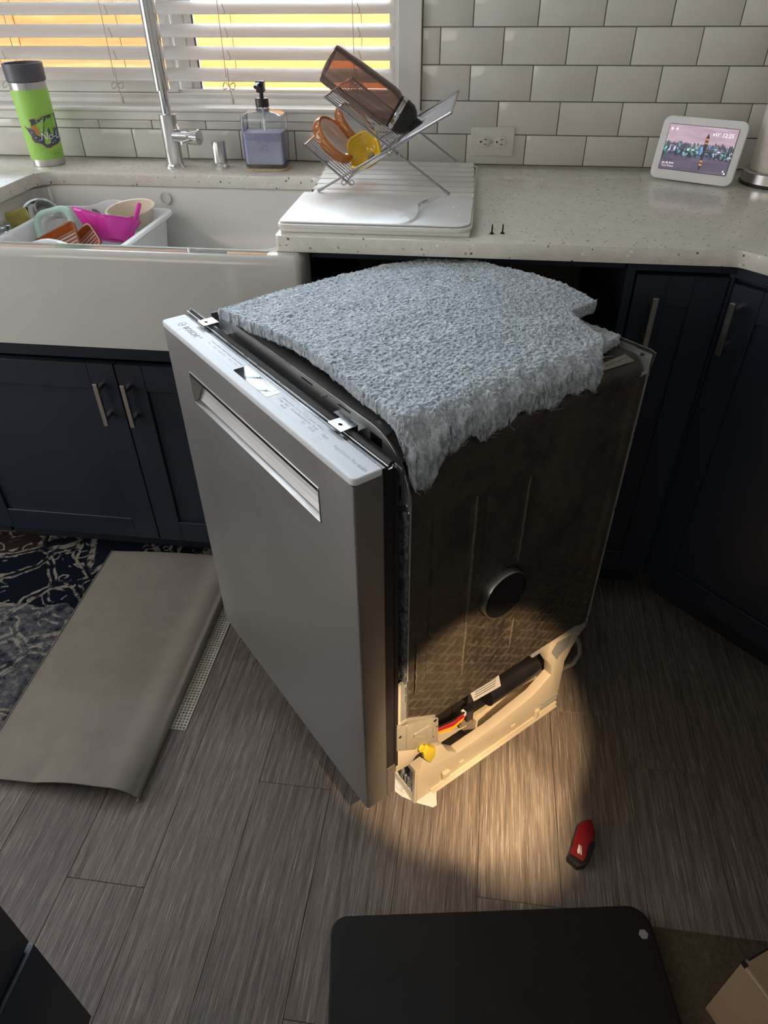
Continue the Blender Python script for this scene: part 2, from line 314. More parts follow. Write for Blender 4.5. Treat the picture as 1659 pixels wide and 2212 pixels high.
M['wire_red'] = plain('red_wire', (0.55, 0.02, 0.03), 0.4); M['wire_yellow'] = plain('yellow_wire', (0.75, 0.42, 0.02), 0.4)
M['wire_black'] = plain('black_wire', (0.02, 0.02, 0.02), 0.4); M['wire_cream'] = plain('cream_wire', (0.65, 0.50, 0.38), 0.4); M['wire_maroon'] = plain('maroon_wire', (0.26, 0.02, 0.04), 0.4)
# smart display picture: dusk sky, skyline lights, dark water
m = NT('screen_photo'); tc = m.n('ShaderNodeTexCoord'); sx = m.n('ShaderNodeSeparateXYZ'); m.l(tc.outputs['Generated'], sx.inputs[0])
yy = sx.outputs[1]; v = tc.outputs['Generated']
cl = m.noise(m.coord('Generated', scale=(2.2, 7, 1), rot=(0, 0, 0.25)), 1.4, 4, 0.6)
sky = m.mix(cl, (0.20, 0.15, 0.20), (0.62, 0.45, 0.52))
wat = m.mix(m.noise(m.coord('Generated', scale=(2, 9, 1)), 1.2, 4), (0.035, 0.028, 0.045), (0.16, 0.13, 0.19))
pic = m.mix(m.math('GREATER_THAN', yy, 0.47), wat, sky)
dy = m.math('ABSOLUTE', m.math('SUBTRACT', yy, 0.47)); band = m.math('LESS_THAN', dy, 0.13)
tr_ = m.noise(m.coord('Generated', scale=(30, 4, 1)), 1.0, 3, 0.7)
tree = m.math('LESS_THAN', dy, m.math('MULTIPLY', tr_, 0.30))
pic = m.mix(m.math('MULTIPLY', tree, 0.85), pic, (0.02, 0.03, 0.045))
lt = m.noise(m.coord('Generated', scale=(26, 11, 1)), 1.0, 4, 0.75)
hue = m.ramp(m.noise(m.coord('Generated', scale=(5, 0.6, 1)), 1.0, 1), [(0.3, (0.45, 0.35, 1.0)), (0.42, (0.9, 0.8, 1.0)), (0.5, (0.25, 0.9, 0.75)), (0.58, (0.2, 0.28, 1.0)), (0.68, (0.55, 1.0, 0.9))])
fall = m.ramp(dy, [(0.0, (1, 1, 1)), (0.11, (0.5,)*3), (0.16, (0, 0, 0))])
glow = m.math('MULTIPLY', m.ramp(lt, [(0.50, (0, 0, 0)), (0.62, (1, 1, 1))]), fall)
pic = m.mix(glow, pic, hue)
m.set(Base_Color=(0.01, 0.01, 0.01), Roughness=0.06, Emission_Color=pic, Emission_Strength=0.95); M['screen_photo'] = m.m
M['glow_white'] = emitter('screen_white', (1, 1, 1), 1.0); M['glow_orange'] = emitter('screen_orange', (1.0, 0.33, 0.08), 0.9)
M['glow_dark'] = emitter('screen_dark', (0.05, 0.04, 0.05), 0.6); M['glow_pink'] = emitter('screen_pink', (1.0, 0.75, 0.75), 0.8)

# ------------------------------------------------------------------ mesh builder
class MB:
    def __init__(s): s.b = bmesh.new()
    def box(s, x0, x1, y0, y1, z0, z1, bev=0.0, seg=1, mat4=None):
        vs = [s.b.verts.new((x, y, z)) for z in (z0, z1) for y in (y0, y1) for x in (x0, x1)]
        fs = [(0, 2, 3, 1), (4, 5, 7, 6), (0, 1, 5, 4), (2, 6, 7, 3), (1, 3, 7, 5), (0, 4, 6, 2)]
        ff = [s.b.faces.new([vs[i] for i in f]) for f in fs]
        if bev > 0:
            es = list({e for f in ff for e in f.edges})
            r = bmesh.ops.bevel(s.b, geom=es, offset=bev, segments=seg, affect='EDGES', profile=0.5, clamp_overlap=True)
            vs = list({v for f in r['faces'] for v in f.verts} | {v for v in vs if v.is_valid})
        if mat4 is not None: bmesh.ops.transform(s.b, matrix=mat4, verts=[v for v in vs if v.is_valid])
        return s
    def prism(s, poly, axis, d0, d1, bev=0.0, seg=2):
        """Extrude a 2-D polygon along an axis. axis 2: (x,y); axis 0: (y,z); axis 1: (x,z)."""
        def P(a, b, d): return (a, b, d) if axis == 2 else ((d, a, b) if axis == 0 else (a, d, b))
        A = [s.b.verts.new(P(a, b, d0)) for a, b in poly]; B = [s.b.verts.new(P(a, b, d1)) for a, b in poly]
        n = len(poly); ff = [s.b.faces.new(A[::-1]), s.b.faces.new(B)]
        for i in range(n): ff.append(s.b.faces.new((A[i], A[(i+1) % n], B[(i+1) % n], B[i])))
        bmesh.ops.recalc_face_normals(s.b, faces=ff)
        if bev > 0:
            es = list(ff[0].edges)+list(ff[1].edges)
            bmesh.ops.bevel(s.b, geom=es, offset=bev, segments=seg, affect='EDGES', profile=0.5, clamp_overlap=True)
        return s
    def lathe(s, prof, c=(0, 0, 0), seg=32, axis=None, cap=True):
        """Revolve (r, h) pairs about an axis through c (default +Z)."""
        q = Vector((0, 0, 1)).rotation_difference(Vector(axis)).to_matrix().to_4x4() if axis is not None else Matrix.Identity(4)
        T = Matrix.Translation(c) @ q; rings = []
        for r, h in prof:
            if r < 1e-6: rings.append([s.b.verts.new(T @ Vector((0, 0, h)))]); continue
            rings.append([s.b.verts.new(T @ Vector((r*math.cos(2*PI*i/seg), r*math.sin(2*PI*i/seg), h))) for i in range(seg)])
        for a, b in zip(rings, rings[1:]):
            for i in range(seg):
                j = (i+1) % seg
                if len(a) == 1 and len(b) == 1: continue
                if len(a) == 1: s.b.faces.new((a[0], b[i], b[j])) if False else s.b.faces.new((a[0], b[j], b[i]))
                elif len(b) == 1: s.b.faces.new((a[i], a[j], b[0]))
                else: s.b.faces.new((a[i], a[j], b[j], b[i]))
        if cap:
            if len(rings[0]) > 1: s.b.faces.new(rings[0][::-1])
            if len(rings[-1]) > 1: s.b.faces.new(rings[-1])
        return s
    def cyl(s, p0, p1, r, seg=16, r1=None):
        p0, p1 = Vector(p0), Vector(p1); d = p1-p0
        return s.lathe([(r, 0), (r if r1 is None else r1, d.length)], p0, seg, d)
    def tube(s, pts, r, seg=8, closed=False, rads=None):
        pts = [Vector(p) for p in pts]; n = len(pts); rings = []; ref = None
        for i, p in enumerate(pts):
            a = pts[(i-1) % n] if (closed or i > 0) else p; b = pts[(i+1) % n] if (closed or i < n-1) else p
            t = (b-a).normalized()
            if ref is None: ref = t.orthogonal().normalized()
            ref = (ref - t*ref.dot(t)); ref = ref.normalized() if ref.length > 1e-6 else t.orthogonal().normalized()
            w = t.cross(ref); rr = rads[i] if rads else r
            rings.append([s.b.verts.new(p + (ref*math.cos(2*PI*k/seg) + w*math.sin(2*PI*k/seg))*rr) for k in range(seg)])
        for i in range(n if closed else n-1):
            a, b = rings[i], rings[(i+1) % n]
            for k in range(seg): s.b.faces.new((a[k], a[(k+1) % seg], b[(k+1) % seg], b[k]))
        if not closed: s.b.faces.new(rings[0][::-1]); s.b.faces.new(rings[-1])
        return s
    def quad(s, *ps):
        s.b.faces.new([s.b.verts.new(p) for p in ps]); return s
    def grid(s, fn, nu, nv, closed_u=False):
        V = [[s.b.verts.new(fn(i/(nu if closed_u else nu-1), j/(nv-1))) for j in range(nv)] for i in range(nu)]
        for i in range(nu if closed_u else nu-1):
            for j in range(nv-1):
                a, b = V[i], V[(i+1) % nu]; s.b.faces.new((a[j], b[j], b[j+1], a[j+1]))
        return s
    def sphere(s, c, r, seg=16, sc=(1, 1, 1)):
        bmesh.ops.create_uvsphere(s.b, u_segments=seg, v_segments=max(6, seg//2), radius=r, matrix=Matrix.Translation(c) @ Matrix.Diagonal((*sc, 1))); return s
    def xf(s, M4): bmesh.ops.transform(s.b, matrix=M4, verts=s.b.verts); return s
    def mesh(s, name, mat, smooth=35):
        me = bpy.data.meshes.new(name); bmesh.ops.recalc_face_normals(s.b, faces=s.b.faces); s.b.to_mesh(me); s.b.free()
        me.materials.append(mat)
        if smooth:
            me.polygons.foreach_set('use_smooth', [True]*len(me.polygons)); me.set_sharp_from_angle(angle=math.radians(smooth))
        return me
    def build(s, name, mat, parent=None, smooth=35):
        return put(name, s.mesh(name, mat, smooth), parent)
def put(name, me, parent=None):
    o = bpy.data.objects.new(name, me); COL.objects.link(o)
    if parent is not None: o.parent = parent
    return o
def thing(name, label, cat, loc=(0, 0, 0), rotz=0.0, group=None, rot=None):
    o = bpy.data.objects.new(name, None); COL.objects.link(o); o.empty_display_size = 0.05
    o.location = loc; o.rotation_euler = rot if rot else (0, 0, rotz)
    return tag(o, label, cat, group)
def tag(o, label, cat, group=None):
    o['label'] = label; o['category'] = cat
    if group: o['group'] = group
    return o
def struct(o): o['kind'] = 'structure'; return o
def stuff(o): o['kind'] = 'stuff'; return o
def empty_struct(name, loc=(0, 0, 0)):
    o = bpy.data.objects.new(name, None); COL.objects.link(o); o.location = loc; return struct(o)
def rrect(x0, x1, y0, y1, r, n=5):
    rs = r if isinstance(r, (tuple, list)) else (r,)*4; out = []
    for (cx, cy_, a0, rr) in ((x1-rs[0], y1-rs[0], 0, rs[0]), (x0+rs[1], y1-rs[1], 90, rs[1]), (x0+rs[2], y0+rs[2], 180, rs[2]), (x1-rs[3], y0+rs[3], 270, rs[3])):
        for i in range(n+1):
            a = math.radians(a0+90*i/n); out.append((cx+rr*math.cos(a), cy_+rr*math.sin(a)))
    return out
DG = None
def text_mesh(body, size, mat, depth=0.0003, name='lettering', align='LEFT', shear=0.0):
    c = bpy.data.curves.new('txt', 'FONT'); c.body = body; c.size = size; c.extrude = depth; c.align_x = align; c.shear = shear; c.resolution_u = 3
    t = bpy.data.objects.new('txt', c); COL.objects.link(t)
    me = bpy.data.meshes.new_from_object(t.evaluated_get(bpy.context.evaluated_depsgraph_get()))
    bpy.data.objects.remove(t); bpy.data.curves.remove(c); me.name = name; me.materials.clear(); me.materials.append(mat)
    return me
def text(body, size, mat, parent, mtx, name='lettering', **kw):
    o = put(name, text_mesh(body, size, mat, name=name, **kw), parent); o.matrix_local = mtx; return o
def fract_noise(shape, cells, seed):
    """Smooth value noise on a grid (numpy)."""
    r = np.random.default_rng(seed); g = r.random((cells[0]+3, cells[1]+3))
    u = np.linspace(0, cells[0], shape[0]); v = np.linspace(0, cells[1], shape[1])
    iu, iv = u.astype(int), v.astype(int); fu, fv = u-iu, v-iv
    fu = fu*fu*(3-2*fu); fv = fv*fv*(3-2*fv)
    a = g[np.ix_(iu, iv)]; b = g[np.ix_(iu+1, iv)]; c = g[np.ix_(iu, iv+1)]; d = g[np.ix_(iu+1, iv+1)]
    return (a*(1-fu)[:, None]+b*fu[:, None])*(1-fv)[None]+(c*(1-fu)[:, None]+d*fu[:, None])*fv[None]

# ================================================================== SETTING
floor = struct(MB().box(-3.4, 1.52, -4.6, 0.15, -0.06, -0.004).build('floor', M['subfloor'], smooth=0))
PL, PW = 1.22, 0.15
plank_me = MB().box(-PW/2+0.0003, PW/2-0.0003, -PL/2+0.0003, PL/2-0.0003, -0.005, 0.0, bev=0.0007).mesh('plank', M['plank'], 0)
known = {-1: -1.462, 1: -1.231, 4: -1.400, 2: -1.625, 0: -0.93, 3: -0.74, 5: -0.98, -2: -0.98, -3: -1.72, -4: -1.2, 6: -1.1}
for k in range(-19, 14):
    xc = -0.46+PW*(k+1)
    if xc+PW/2 > 1.52 or xc-PW/2 < -3.4: continue
    j0 = known.get(k, -random.random()*PL)
    j = j0
    while j < 0: j += PL
    while j > -4.6:
        o = put('plank', plank_me, floor); o.location = (xc, j-PL/2, 0)
        if (int(j*50)+k) % 2: o.rotation_euler = (0, 0, PI)
        j -= PL
# back wall with the window opening
XW0, XW1, ZW0, ZW1 = -1.50, -0.098, 1.03, 2.05
b = MB()
b.box(-3.4, XW0, 0.0025, 0.15, 0, 2.44); b.box(XW1, 1.52, 0.0025, 0.15, 0, 2.44)
b.box(XW0, XW1, 0.0025, 0.15, 0, ZW0-0.004); b.box(XW0, XW1, 0.0025, 0.15, ZW1, 2.44)
wall = struct(b.build('wall_back', M['grout'], smooth=0))
def tile(x0, x1, z0, z1):
    g = 0.0011
    o = MB().box(-(x1-x0)/2+g, (x1-x0)/2-g, 0, 0.009, -(z1-z0)/2+g, (z1-z0)/2-g, bev=0.0014, seg=2).build('tile', M['tile'], wall, 30)
    o.location = ((x0+x1)/2, 0, (z0+z1)/2); return o
TP, RZ = 0.1478, [0.9145, 0.983, 1.0555, 1.130, 1.2045, 1.279, 1.3535, 1.428]
full = {}
for r in range(7):
    off = 0.079 if r % 2 == 0 else 0.0045
    for k in range(-1, 11):
        x0, x1 = off+TP*k, off+TP*(k+1)
        x0, x1 = max(x0, -0.0385 if r > 0 else off-TP), min(x1, 1.518)
        if x1-x0 < 0.012: continue
        key = (round(x1-x0, 4), round(RZ[r+1]-RZ[r], 4))
        if key in full: o = put('tile', full[key].data, wall); o.location = ((x0+x1)/2, 0, (RZ[r]+RZ[r+1])/2)
        else: o = tile(x0, x1, RZ[r], RZ[r+1]); full[key] = o
        o.rotation_euler = (random.gauss(0, 0.003), 0, random.gauss(0, 0.003))
for k in range(1, 12):                                           # row and cut strip below the window
    x1 = 0.079-TP-0.0011-TP*(k-1)-0.0; x0 = x1-TP
    key = (round(x1-x0, 4), 'a')
    if key in full: o = put('tile', full[key].data, wall); o.location = ((x0+x1)/2, 0, (0.9145+0.9845)/2)
    else: o = tile(x0, x1, 0.9145, 0.9845); full[key] = o
    o.rotation_euler = (random.gauss(0, 0.003), 0, random.gauss(0, 0.003))
    x1 += 0.06; x0 += 0.06
    if k == 1: x1 = -0.0385
    key = (round(x1-x0, 4), 'b')
    if key in full: o = put('tile', full[key].data, wall); o.location = ((x0+x1)/2, 0, (0.9845+1.006)/2)
    else: o = tile(x0, x1, 0.9845, 1.006); full[key] = o
for r in range(7):                                               # tiles on the far side of the window
    for k in range(5):
        x1 = -1.562-(0.0739 if r % 2 else 0)-TP*k; x0 = x1-TP
        o = put('tile', full[(round(TP, 4), round(RZ[r+1]-RZ[r], 4))].data, wall); o.location = ((x0+x1)/2, 0, (RZ[r]+RZ[r+1])/2)
        if r == 0: bpy.data.objects.remove(o)
# the other walls and the ceiling of the open room
struct(MB().box(1.52, 1.62, -4.6, 0.15, 0, 2.44).build('wall_right', M['paint'], smooth=0))
struct(MB().box(-3.5, -3.4, -4.6, 0.15, 0, 2.44).build('wall_left', M['paint'], smooth=0))
struct(MB().box(-3.5, 1.62, -4.7, -4.6, 0, 2.44).build('wall_rear', M['paint'], smooth=0))
struct(MB().box(-3.5, 1.62, -4.7, 0.15, 2.44, 2.54).build('ceiling', M['ceiling'], smooth=0))
# window
win = empty_struct('window_1', (0, 0, 0))
b = MB(); b.box(XW0, XW1, 0.0, 0.15, ZW0-0.004, ZW0+0.006); b.box(XW0, XW0+0.006, 0, 0.15, ZW0, ZW1); b.box(XW1-0.006, XW1, 0, 0.15, ZW0, ZW1); b.box(XW0, XW1, 0, 0.15, ZW1-0.006, ZW1)
b.build('jamb', M['white_trim'], win)
MB().box(XW0-0.07, -0.036, -0.016, 0.006, 1.0265, 1.0362, bev=0.004, seg=3).build('stool', M['white_trim'], win)
MB().box(XW0-0.06, -0.04, -0.009, 0.004, 1.0065, 1.0265, bev=0.0015).build('apron', M['white_trim'], win)
MB().box(XW1+0.003, -0.0395, -0.010, 0.004, 1.0362, 2.12, bev=0.0015).build('casing', M['white_trim'], win)
MB().box(XW1-0.001, XW1+0.004, -0.006, 0.006, 1.0362, 2.12, bev=0.0008).build('casing_edge', M['white_trim'], win)
MB().box(XW0-0.06, XW0, -0.010, 0.004, 1.0362, 2.12, bev=0.0015).build('casing', M['white_trim'], win)
MB().box(XW0-0.06, -0.04, -0.010, 0.004, 2.05, 2.12, bev=0.0015).build('casing', M['white_trim'], win)
b = MB(); b.box(XW0+0.006, XW1-0.006, 0.076, 0.14, 1.036, 1.046); b.box(XW0+0.006, XW1-0.006, 0.085, 0.14, 1.046, 1.053); b.box(XW0+0.006, XW1-0.006, 0.078, 0.088, 1.053, 1.057); b.box(XW0+0.006, XW1-0.006, 0.094, 0.14, 1.053, 1.064)
b.build('bottom_track', M['vinyl_frame'], win)
b = MB(); b.box(XW0+0.006, XW0+0.03, 0.08, 0.14, 1.05, 2.04); b.box(XW1-0.028, XW1-0.006, 0.08, 0.14, 1.05, 2.04); b.box(XW0, XW1, 0.08, 0.14, 2.0, 2.04)
b.build('window_frame', M['vinyl_frame'], win)
b = MB(); b.box(-0.735, -0.695, 0.082, 0.105, 1.058, 2.0, bev=0.002); b.box(XW0+0.03, -0.735, 0.082, 0.105, 1.058, 1.092, bev=0.002); b.box(XW0+0.03, XW0+0.07, 0.082, 0.105, 1.058, 2.0, bev=0.002); b.box(XW0+0.03, -0.695, 0.082, 0.105, 1.96, 2.0, bev=0.002)
sash = b.build('sash', M['vinyl_frame'], win)
MB().box(XW0+0.07, -0.735, 0.092, 0.095, 1.092, 1.96).build('pane', M['pane'], sash, 0)
b = MB(); b.box(-0.705, -0.664, 0.108, 0.132, 1.064, 2.0, bev=0.002); b.box(-0.664, -0.640, 0.116, 0.134, 1.064, 2.0, bev=0.002)
sash = b.build('sash', M['vinyl_frame'], win)
MB().box(-0.642, -0.126, 0.122, 0.125, 1.06, 2.0).build('pane', M['pane'], sash, 0)
MB().box(-0.6405, -0.637, 0.112, 0.118, 1.064, 2.0).build('weatherstrip', M['grey_plastic'], win, 0)
MB().quad((XW0+0.03, 0.139, 1.06), (-0.70, 0.139, 1.06), (-0.70, 0.139, 2.0), (XW0+0.03, 0.139, 2.0)).build('insect_screen', M['screen_mesh'], win, 0)

# outside: ground and fence
g = struct(MB().box(-6, 5, 0.15, 6, -0.4, -0.3).build('ground', M['soil'], smooth=0))
fence = thing('wooden_fence', 'orange cedar fence of horizontal boards outside the kitchen window', 'fence', (0, 1.55, -0.3))
bm_ = MB().box(-1.2, 1.2, 0, 0.022, -0.067, 0.067, bev=0.003).mesh('board', M['cedar'], 0)
for i in range(15):
    for k, xc in enumerate((-3.2, -0.795, 1.61)):
        o = put('board', bm_, fence); o.location = (xc, 0, 0.08+i*0.138)
pm_ = MB().box(-0.045, 0.045, 0.024, 0.114, 0, 2.2, bev=0.004).mesh('post', M['cedar'], 0)
for xc in (-3.9, -2.0, -0.2, 1.6): o = put('post', pm_, fence); o.location = (xc, 0, 0)

# ================================================================== BLIND
bl = thing('window_blind', 'white slatted window blind with its slats tilted open above the sink', 'blind', (-0.80, 0.04, 2.0))
def slat_pt(t): # cross-section: width 50 mm, slight crown, tilted with the room edge low
    a = math.radians(28.5); s = (t-0.5)*0.05; c = 0.0045*(1-(2*t-1)**2)
    return (s*math.cos(a)-c*math.sin(a), s*math.sin(a)+c*math.cos(a))
prof = [slat_pt(i/8) for i in range(9)]; th = 0.0026; a28 = math.radians(28.5)
poly = prof+[(y+th*math.sin(a28), z-th*math.cos(a28)) for y, z in prof[::-1]]
slat_me = MB().prism(poly, 0, -0.692, 0.692).mesh('slat', M['slat'], 40)
for k in range(-16, 4):
    o = put('slat', slat_me, bl); o.location = (0, 0, 1.2435-0.0464*k-2.0)
MB().box(-0.69, 0.69, -0.03, 0.03, -0.01, 0.045, bev=0.003).build('headrail', M['white_trim'], bl)
for xc in (-1.128, -0.826, -0.528, -0.20):
    for dx, dy in ((-0.006, -0.026), (0.006, 0.026)):
        MB().tube([(xc+0.8+dx, dy, 0.0), (xc+0.8+dx+0.001, dy, -0.46), (xc+0.8+dx, dy, -0.90)], 0.0010, 6).build('ladder_cord', M['cord'], bl)
    pts = [(xc+0.8, -0.027, -0.88)]
    for i in range(15):
        t = i/14*2*PI; sgn = 1 if i < 99 else 1
        pts.append((xc+0.8+0.016*math.sin(t), -0.030+0.006*math.sin(2*t), -0.918+0.007*math.sin(2*t)))
    pts += [(xc+0.8+0.004, -0.032, -0.935), (xc+0.8+0.006, -0.031, -0.945)]
    MB().tube(pts, 0.0012, 6).build('cord_knot', M['cord'], bl)
    b = MB(); b.cyl((xc+0.806, -0.031, -0.945), (xc+0.806, -0.031, -0.958), 0.0028, 8, 0.0035); b.build('tassel', M['cord'], bl)
    for k in range(-2, 3):
        z = 1.2435-0.0464*k-2.0-0.006
        MB().tube([(xc+0.806, -0.027, z+0.012), (xc+0.810, -0.031, z+0.004), (xc+0.812, -0.029, z-0.003), (xc+0.808, -0.027, z-0.008)], 0.0012, 5).build('cord_end', M['cord'], bl)

# ================================================================== CABINETS
def shaker_door(parent, x0, x1, z0, z1, stile=0.065, name='door'):
    """Door in the parent's XZ plane, front at local y=-0.02, back at y=0."""
    b = MB(); b.box(x0, x1, -0.013, 0, z0, z1)
    for (a0, a1, c0, c1) in ((x0, x0+stile, z0, z1), (x1-stile, x1, z0, z1), (x0+stile, x1-stile, z1-stile, z1), (x0+stile, x1-stile, z0, z0+stile)):
        b.box(a0, a1, -0.020, -0.012, c0, c1, bev=0.0012)
    return b.build(name, M['navy'], parent)
def bar_handle(parent, x, z0, z1):
    b = MB(); b.box(x-0.0055, x+0.0055, -0.052, -0.044, z0, z1, bev=0.0008)
    b.box(x-0.005, x+0.005, -0.046, -0.019, z0+0.012, z0+0.022); b.box(x-0.005, x+0.005, -0.046, -0.019, z1-0.022, z1-0.012)
    return b.build('handle', M['nickel'], parent)
sb = thing('sink_cabinet', 'dark navy base cabinet with two doors under the white sink', 'cabinet', (0, -0.595, 0))
b = MB(); b.box(-1.17, -1.15, 0, 0.58, 0.105, 0.88); b.box(-0.222, -0.203, 0, 0.58, 0.105, 0.88); b.box(-1.15, -0.222, 0, 0.58, 0.105, 0.125); b.box(-1.15, -0.222, 0.565, 0.58, 0.125, 0.63)
b.build('carcass', M['navy_dark'], sb, 0)
MB().box(-1.17, -0.203, -0.001, 0.018, 0.612, 0.672, bev=0.001).build('top_rail', M['navy'], sb)
MB().box(-1.17, -0.203, 0.05, 0.065, 0.0, 0.105).build('toe_kick', M['navy_dark'], sb, 0)
d = shaker_door(sb, -1.168, -0.6775, 0.088, 0.608); bar_handle(d, -0.716, 0.462, 0.572)
d = shaker_door(sb, -0.6745, -0.205, 0.088, 0.608); bar_handle(d, -0.650, 0.462, 0.572)
nb = thing('narrow_cabinet', 'narrow dark navy base cabinet with one tall door beside the empty appliance opening', 'cabinet', (0, -0.595, 0))
b = MB(); b.box(0.411, 0.429, 0, 0.58, 0.0, 0.88); b.box(0.59, 0.606, 0, 0.58, 0.105, 0.88); b.box(0.429, 0.59, 0, 0.58, 0.105, 0.12); b.box(0.429, 0.59, 0.57, 0.58, 0.12, 0.88); b.box(0.429, 0.59, 0, 0.02, 0.86, 0.88)
b.build('carcass', M['navy_dark'], nb, 0)
b = MB(); b.box(0.411, 0.4275, -0.020, 0.0, 0.0, 0.882, bev=0.001); b.box(0.4275, 0.606, -0.020, 0.0, 0.862, 0.882, bev=0.001); b.build('face_frame', M['navy'], nb)
MB().box(0.411, 0.606, 0.065, 0.08, 0.0, 0.105).build('toe_kick', M['navy_dark'], nb, 0)
d = shaker_door(nb, 0.4315, 0.5985, 0.112, 0.855, 0.06); bar_handle(d, 0.468, 0.718, 0.822)
cb = thing('corner_cabinet', 'dark navy diagonal corner cabinet with a slim upright handle', 'cabinet', (0.608, -0.597, 0), -PI/4)
DL = 0.424
MB().prism([(0.0, 0.0), (DL, 0.0), (DL, 0.05), (0.6, 0.6), (0.0, 0.05)], 2, 0.105, 0.88).build('carcass', M['navy_dark'], cb, 0)
b = MB(); b.box(0.0, 0.012, -0.014, 0, 0.105, 0.882, bev=0.001); b.box(DL-0.012, DL, -0.014, 0, 0.105, 0.882, bev=0.001); b.box(0.012, DL-0.012, -0.014, 0, 0.855, 0.882, bev=0.001); b.build('face_frame', M['navy'], cb)
d = shaker_door(cb, 0.016, DL-0.016, 0.112, 0.848, 0.06); bar_handle(d, 0.040, 0.720, 0.824)
MB().box(0.0, DL, 0.06, 0.075, 0.0, 0.105).build('toe_kick', M['navy_dark'], cb, 0)
rb = thing('drawer_cabinet', 'dark navy base cabinet run beyond the diagonal corner', 'cabinet', (0.928, -0.915, 0), -PI/2)
b = MB(); b.box(0.02, 1.66, 0, 0.58, 0.105, 0.88); b.build('carcass', M['navy_dark'], rb, 0)
for i in range(3): d = shaker_door(rb, 0.03+0.55*i, 0.56+0.55*i, 0.112, 0.86); bar_handle(d, 0.08+0.55*i, 0.72, 0.822)
MB().box(0.0, 1.66, 0.06, 0.075, 0.0, 0.105).build('toe_kick', M['navy_dark'], rb, 0)
lb = thing('left_run_cabinet', 'dark navy base cabinet beyond the far end of the sink', 'cabinet', (0, -0.595, 0)); lb.name = 'end_cabinet'
MB().box(-2.2, -1.19, 0, 0.58, 0.105, 0.88).build('carcass', M['navy_dark'], lb, 0)
for i in range(2): d = shaker_door(lb, -2.195+0.5*i, -1.70+0.5*i, 0.112, 0.86); bar_handle(d, -1.75+0.12*i, 0.72, 0.822)
MB().box(-2.2, -1.19, 0.06, 0.075, 0, 0.105).build('toe_kick', M['navy_dark'], lb, 0)
# strip of cabinet rail above the empty opening
oc = tag(MB().box(-0.200, 0.4095, -0.605, -0.587, 0.862, 0.8835, bev=0.001).build('opening_rail', M['navy'], None), 'dark navy rail spanning the empty appliance opening beneath the counter', 'rail')
# island end in the near corner
isl = thing('island_cabinet', 'near black kitchen island corner with two stacked drawer fronts', 'cabinet', (-0.350, -1.686, 0))
MB().box(-0.60, -0.022, -1.3, -0.004, 0.105, 0.885).build('carcass', M['navy_dark'], isl, 0)
MB().box(-0.60, -0.03, -1.3, -0.04, 0.0, 0.105).build('toe_kick', M['navy_dark'], isl, 0)
for z0, z1, dx in ((0.108, 0.372, 0.004), (0.378, 0.875, 0.0)):
    d = MB().box(-0.022, dx, -0.62, 0.0, z0, z1, bev=0.0015, seg=2).build('drawer_front', M['navy'], isl)
MB().box(-0.64, 0.03, -1.34, 0.03, 0.885, 0.915, bev=0.002).build('worktop', M['quartz'], isl)

# ================================================================== COUNTERTOP
ct = [(-2.2, 0.0), (1.52, 0.0), (1.52, -2.6), (0.885, -2.6), (0.885, -0.936), (0.880, -0.931), (0.602, -0.652), (0.594, -0.647), (0.584, -0.645)]
ct += [(-0.249, -0.645), (-0.255, -0.642), (-0.258, -0.636), (-0.258, -0.215)]
ct += [(-0.258-0.04*(1-math.cos(a)), -0.215+0.04*math.sin(a)) for a in (0.4, 0.8, 1.2, PI/2)]
ct += [(-0.955-0.045*math.sin(a), -0.175-0.045*(1-math.cos(a))) for a in (0.0, 0.4, 0.8, 1.2, PI/2)]
ct += [(-1.0, -0.645), (-2.2, -0.645)]
top = tag(MB().prism(ct, 2, 0.884, 0.914, bev=0.0018).build('countertop', M['quartz'], None), 'pale speckled quartz countertop along the tiled wall', 'countertop')

# ================================================================== SINK
sk = thing('farmhouse_sink', 'white apron-front farmhouse sink below the window', 'sink', (-0.615, -0.42, 0.68))
def ring_loft(b, loops):
    R = [[b.b.verts.new(p) for p in lp] for lp in loops]
    for a, c in zip(R, R[1:]):
        for i in range(len(a)): j = (i+1) % len(a); b.b.faces.new((a[i], a[j], c[j], c[i]))
    return R
b = MB()
ox0, ox1, oy0, oy1 = -0.42, 0.412, -0.258, 0.275
lp = []
for (ins, z, r) in ((0, 0.0, 0.012), (0, 0.185, 0.012), (0.003, 0.198, 0.012), (0.011, 0.2035, 0.012)):
    lp.append([(x, y, z) for x, y in rrect(ox0+ins, ox1-ins, oy0+ins, oy1-ins, r, 5)])
ix0, ix1, iy0, iy1 = -0.405, 0.352, -0.212, 0.243
for (ins, z, r) in ((-0.004, 0.2035, 0.045), (0.004, 0.197, 0.045), (0.010, 0.05, 0.05), (0.030, 0.012, 0.06), (0.10, 0.006, 0.06)):
    lp.append([(x, y, z) for x, y in rrect(ix0+ins, ix1-ins, iy0+ins, iy1-ins, r, 5)])
R = ring_loft(b, lp); b.b.faces.new(R[0][::-1]); b.b.faces.new(R[-1])
b.build('basin', M['fireclay'], sk, 50)
b = MB(); b.lathe([(0.015, 0.0), (0.015, 0.002), (0.0115, 0.002), (0.0115, -0.0005), (0, -0.0005)], (-0.052, 0.2345, 0.18), 24, (0, -1, 0)); b.build('overflow_ring', M['fireclay'], sk)
MB().lathe([(0.055, 0.0), (0.055, 0.003), (0.04, 0.003), (0.035, -0.002), (0, -0.002)], (0.0, 0.0, 0.0065), 28).build('drain', M['nickel'], sk)
# wet film on the front rim
wf = tag(MB().box(-0.88, -0.27, -0.667, -0.642, 0.8834, 0.8841, bev=0.0003).build('water_film', M['clear'], None), 'thin film of water along the front rim of the sink', 'water')

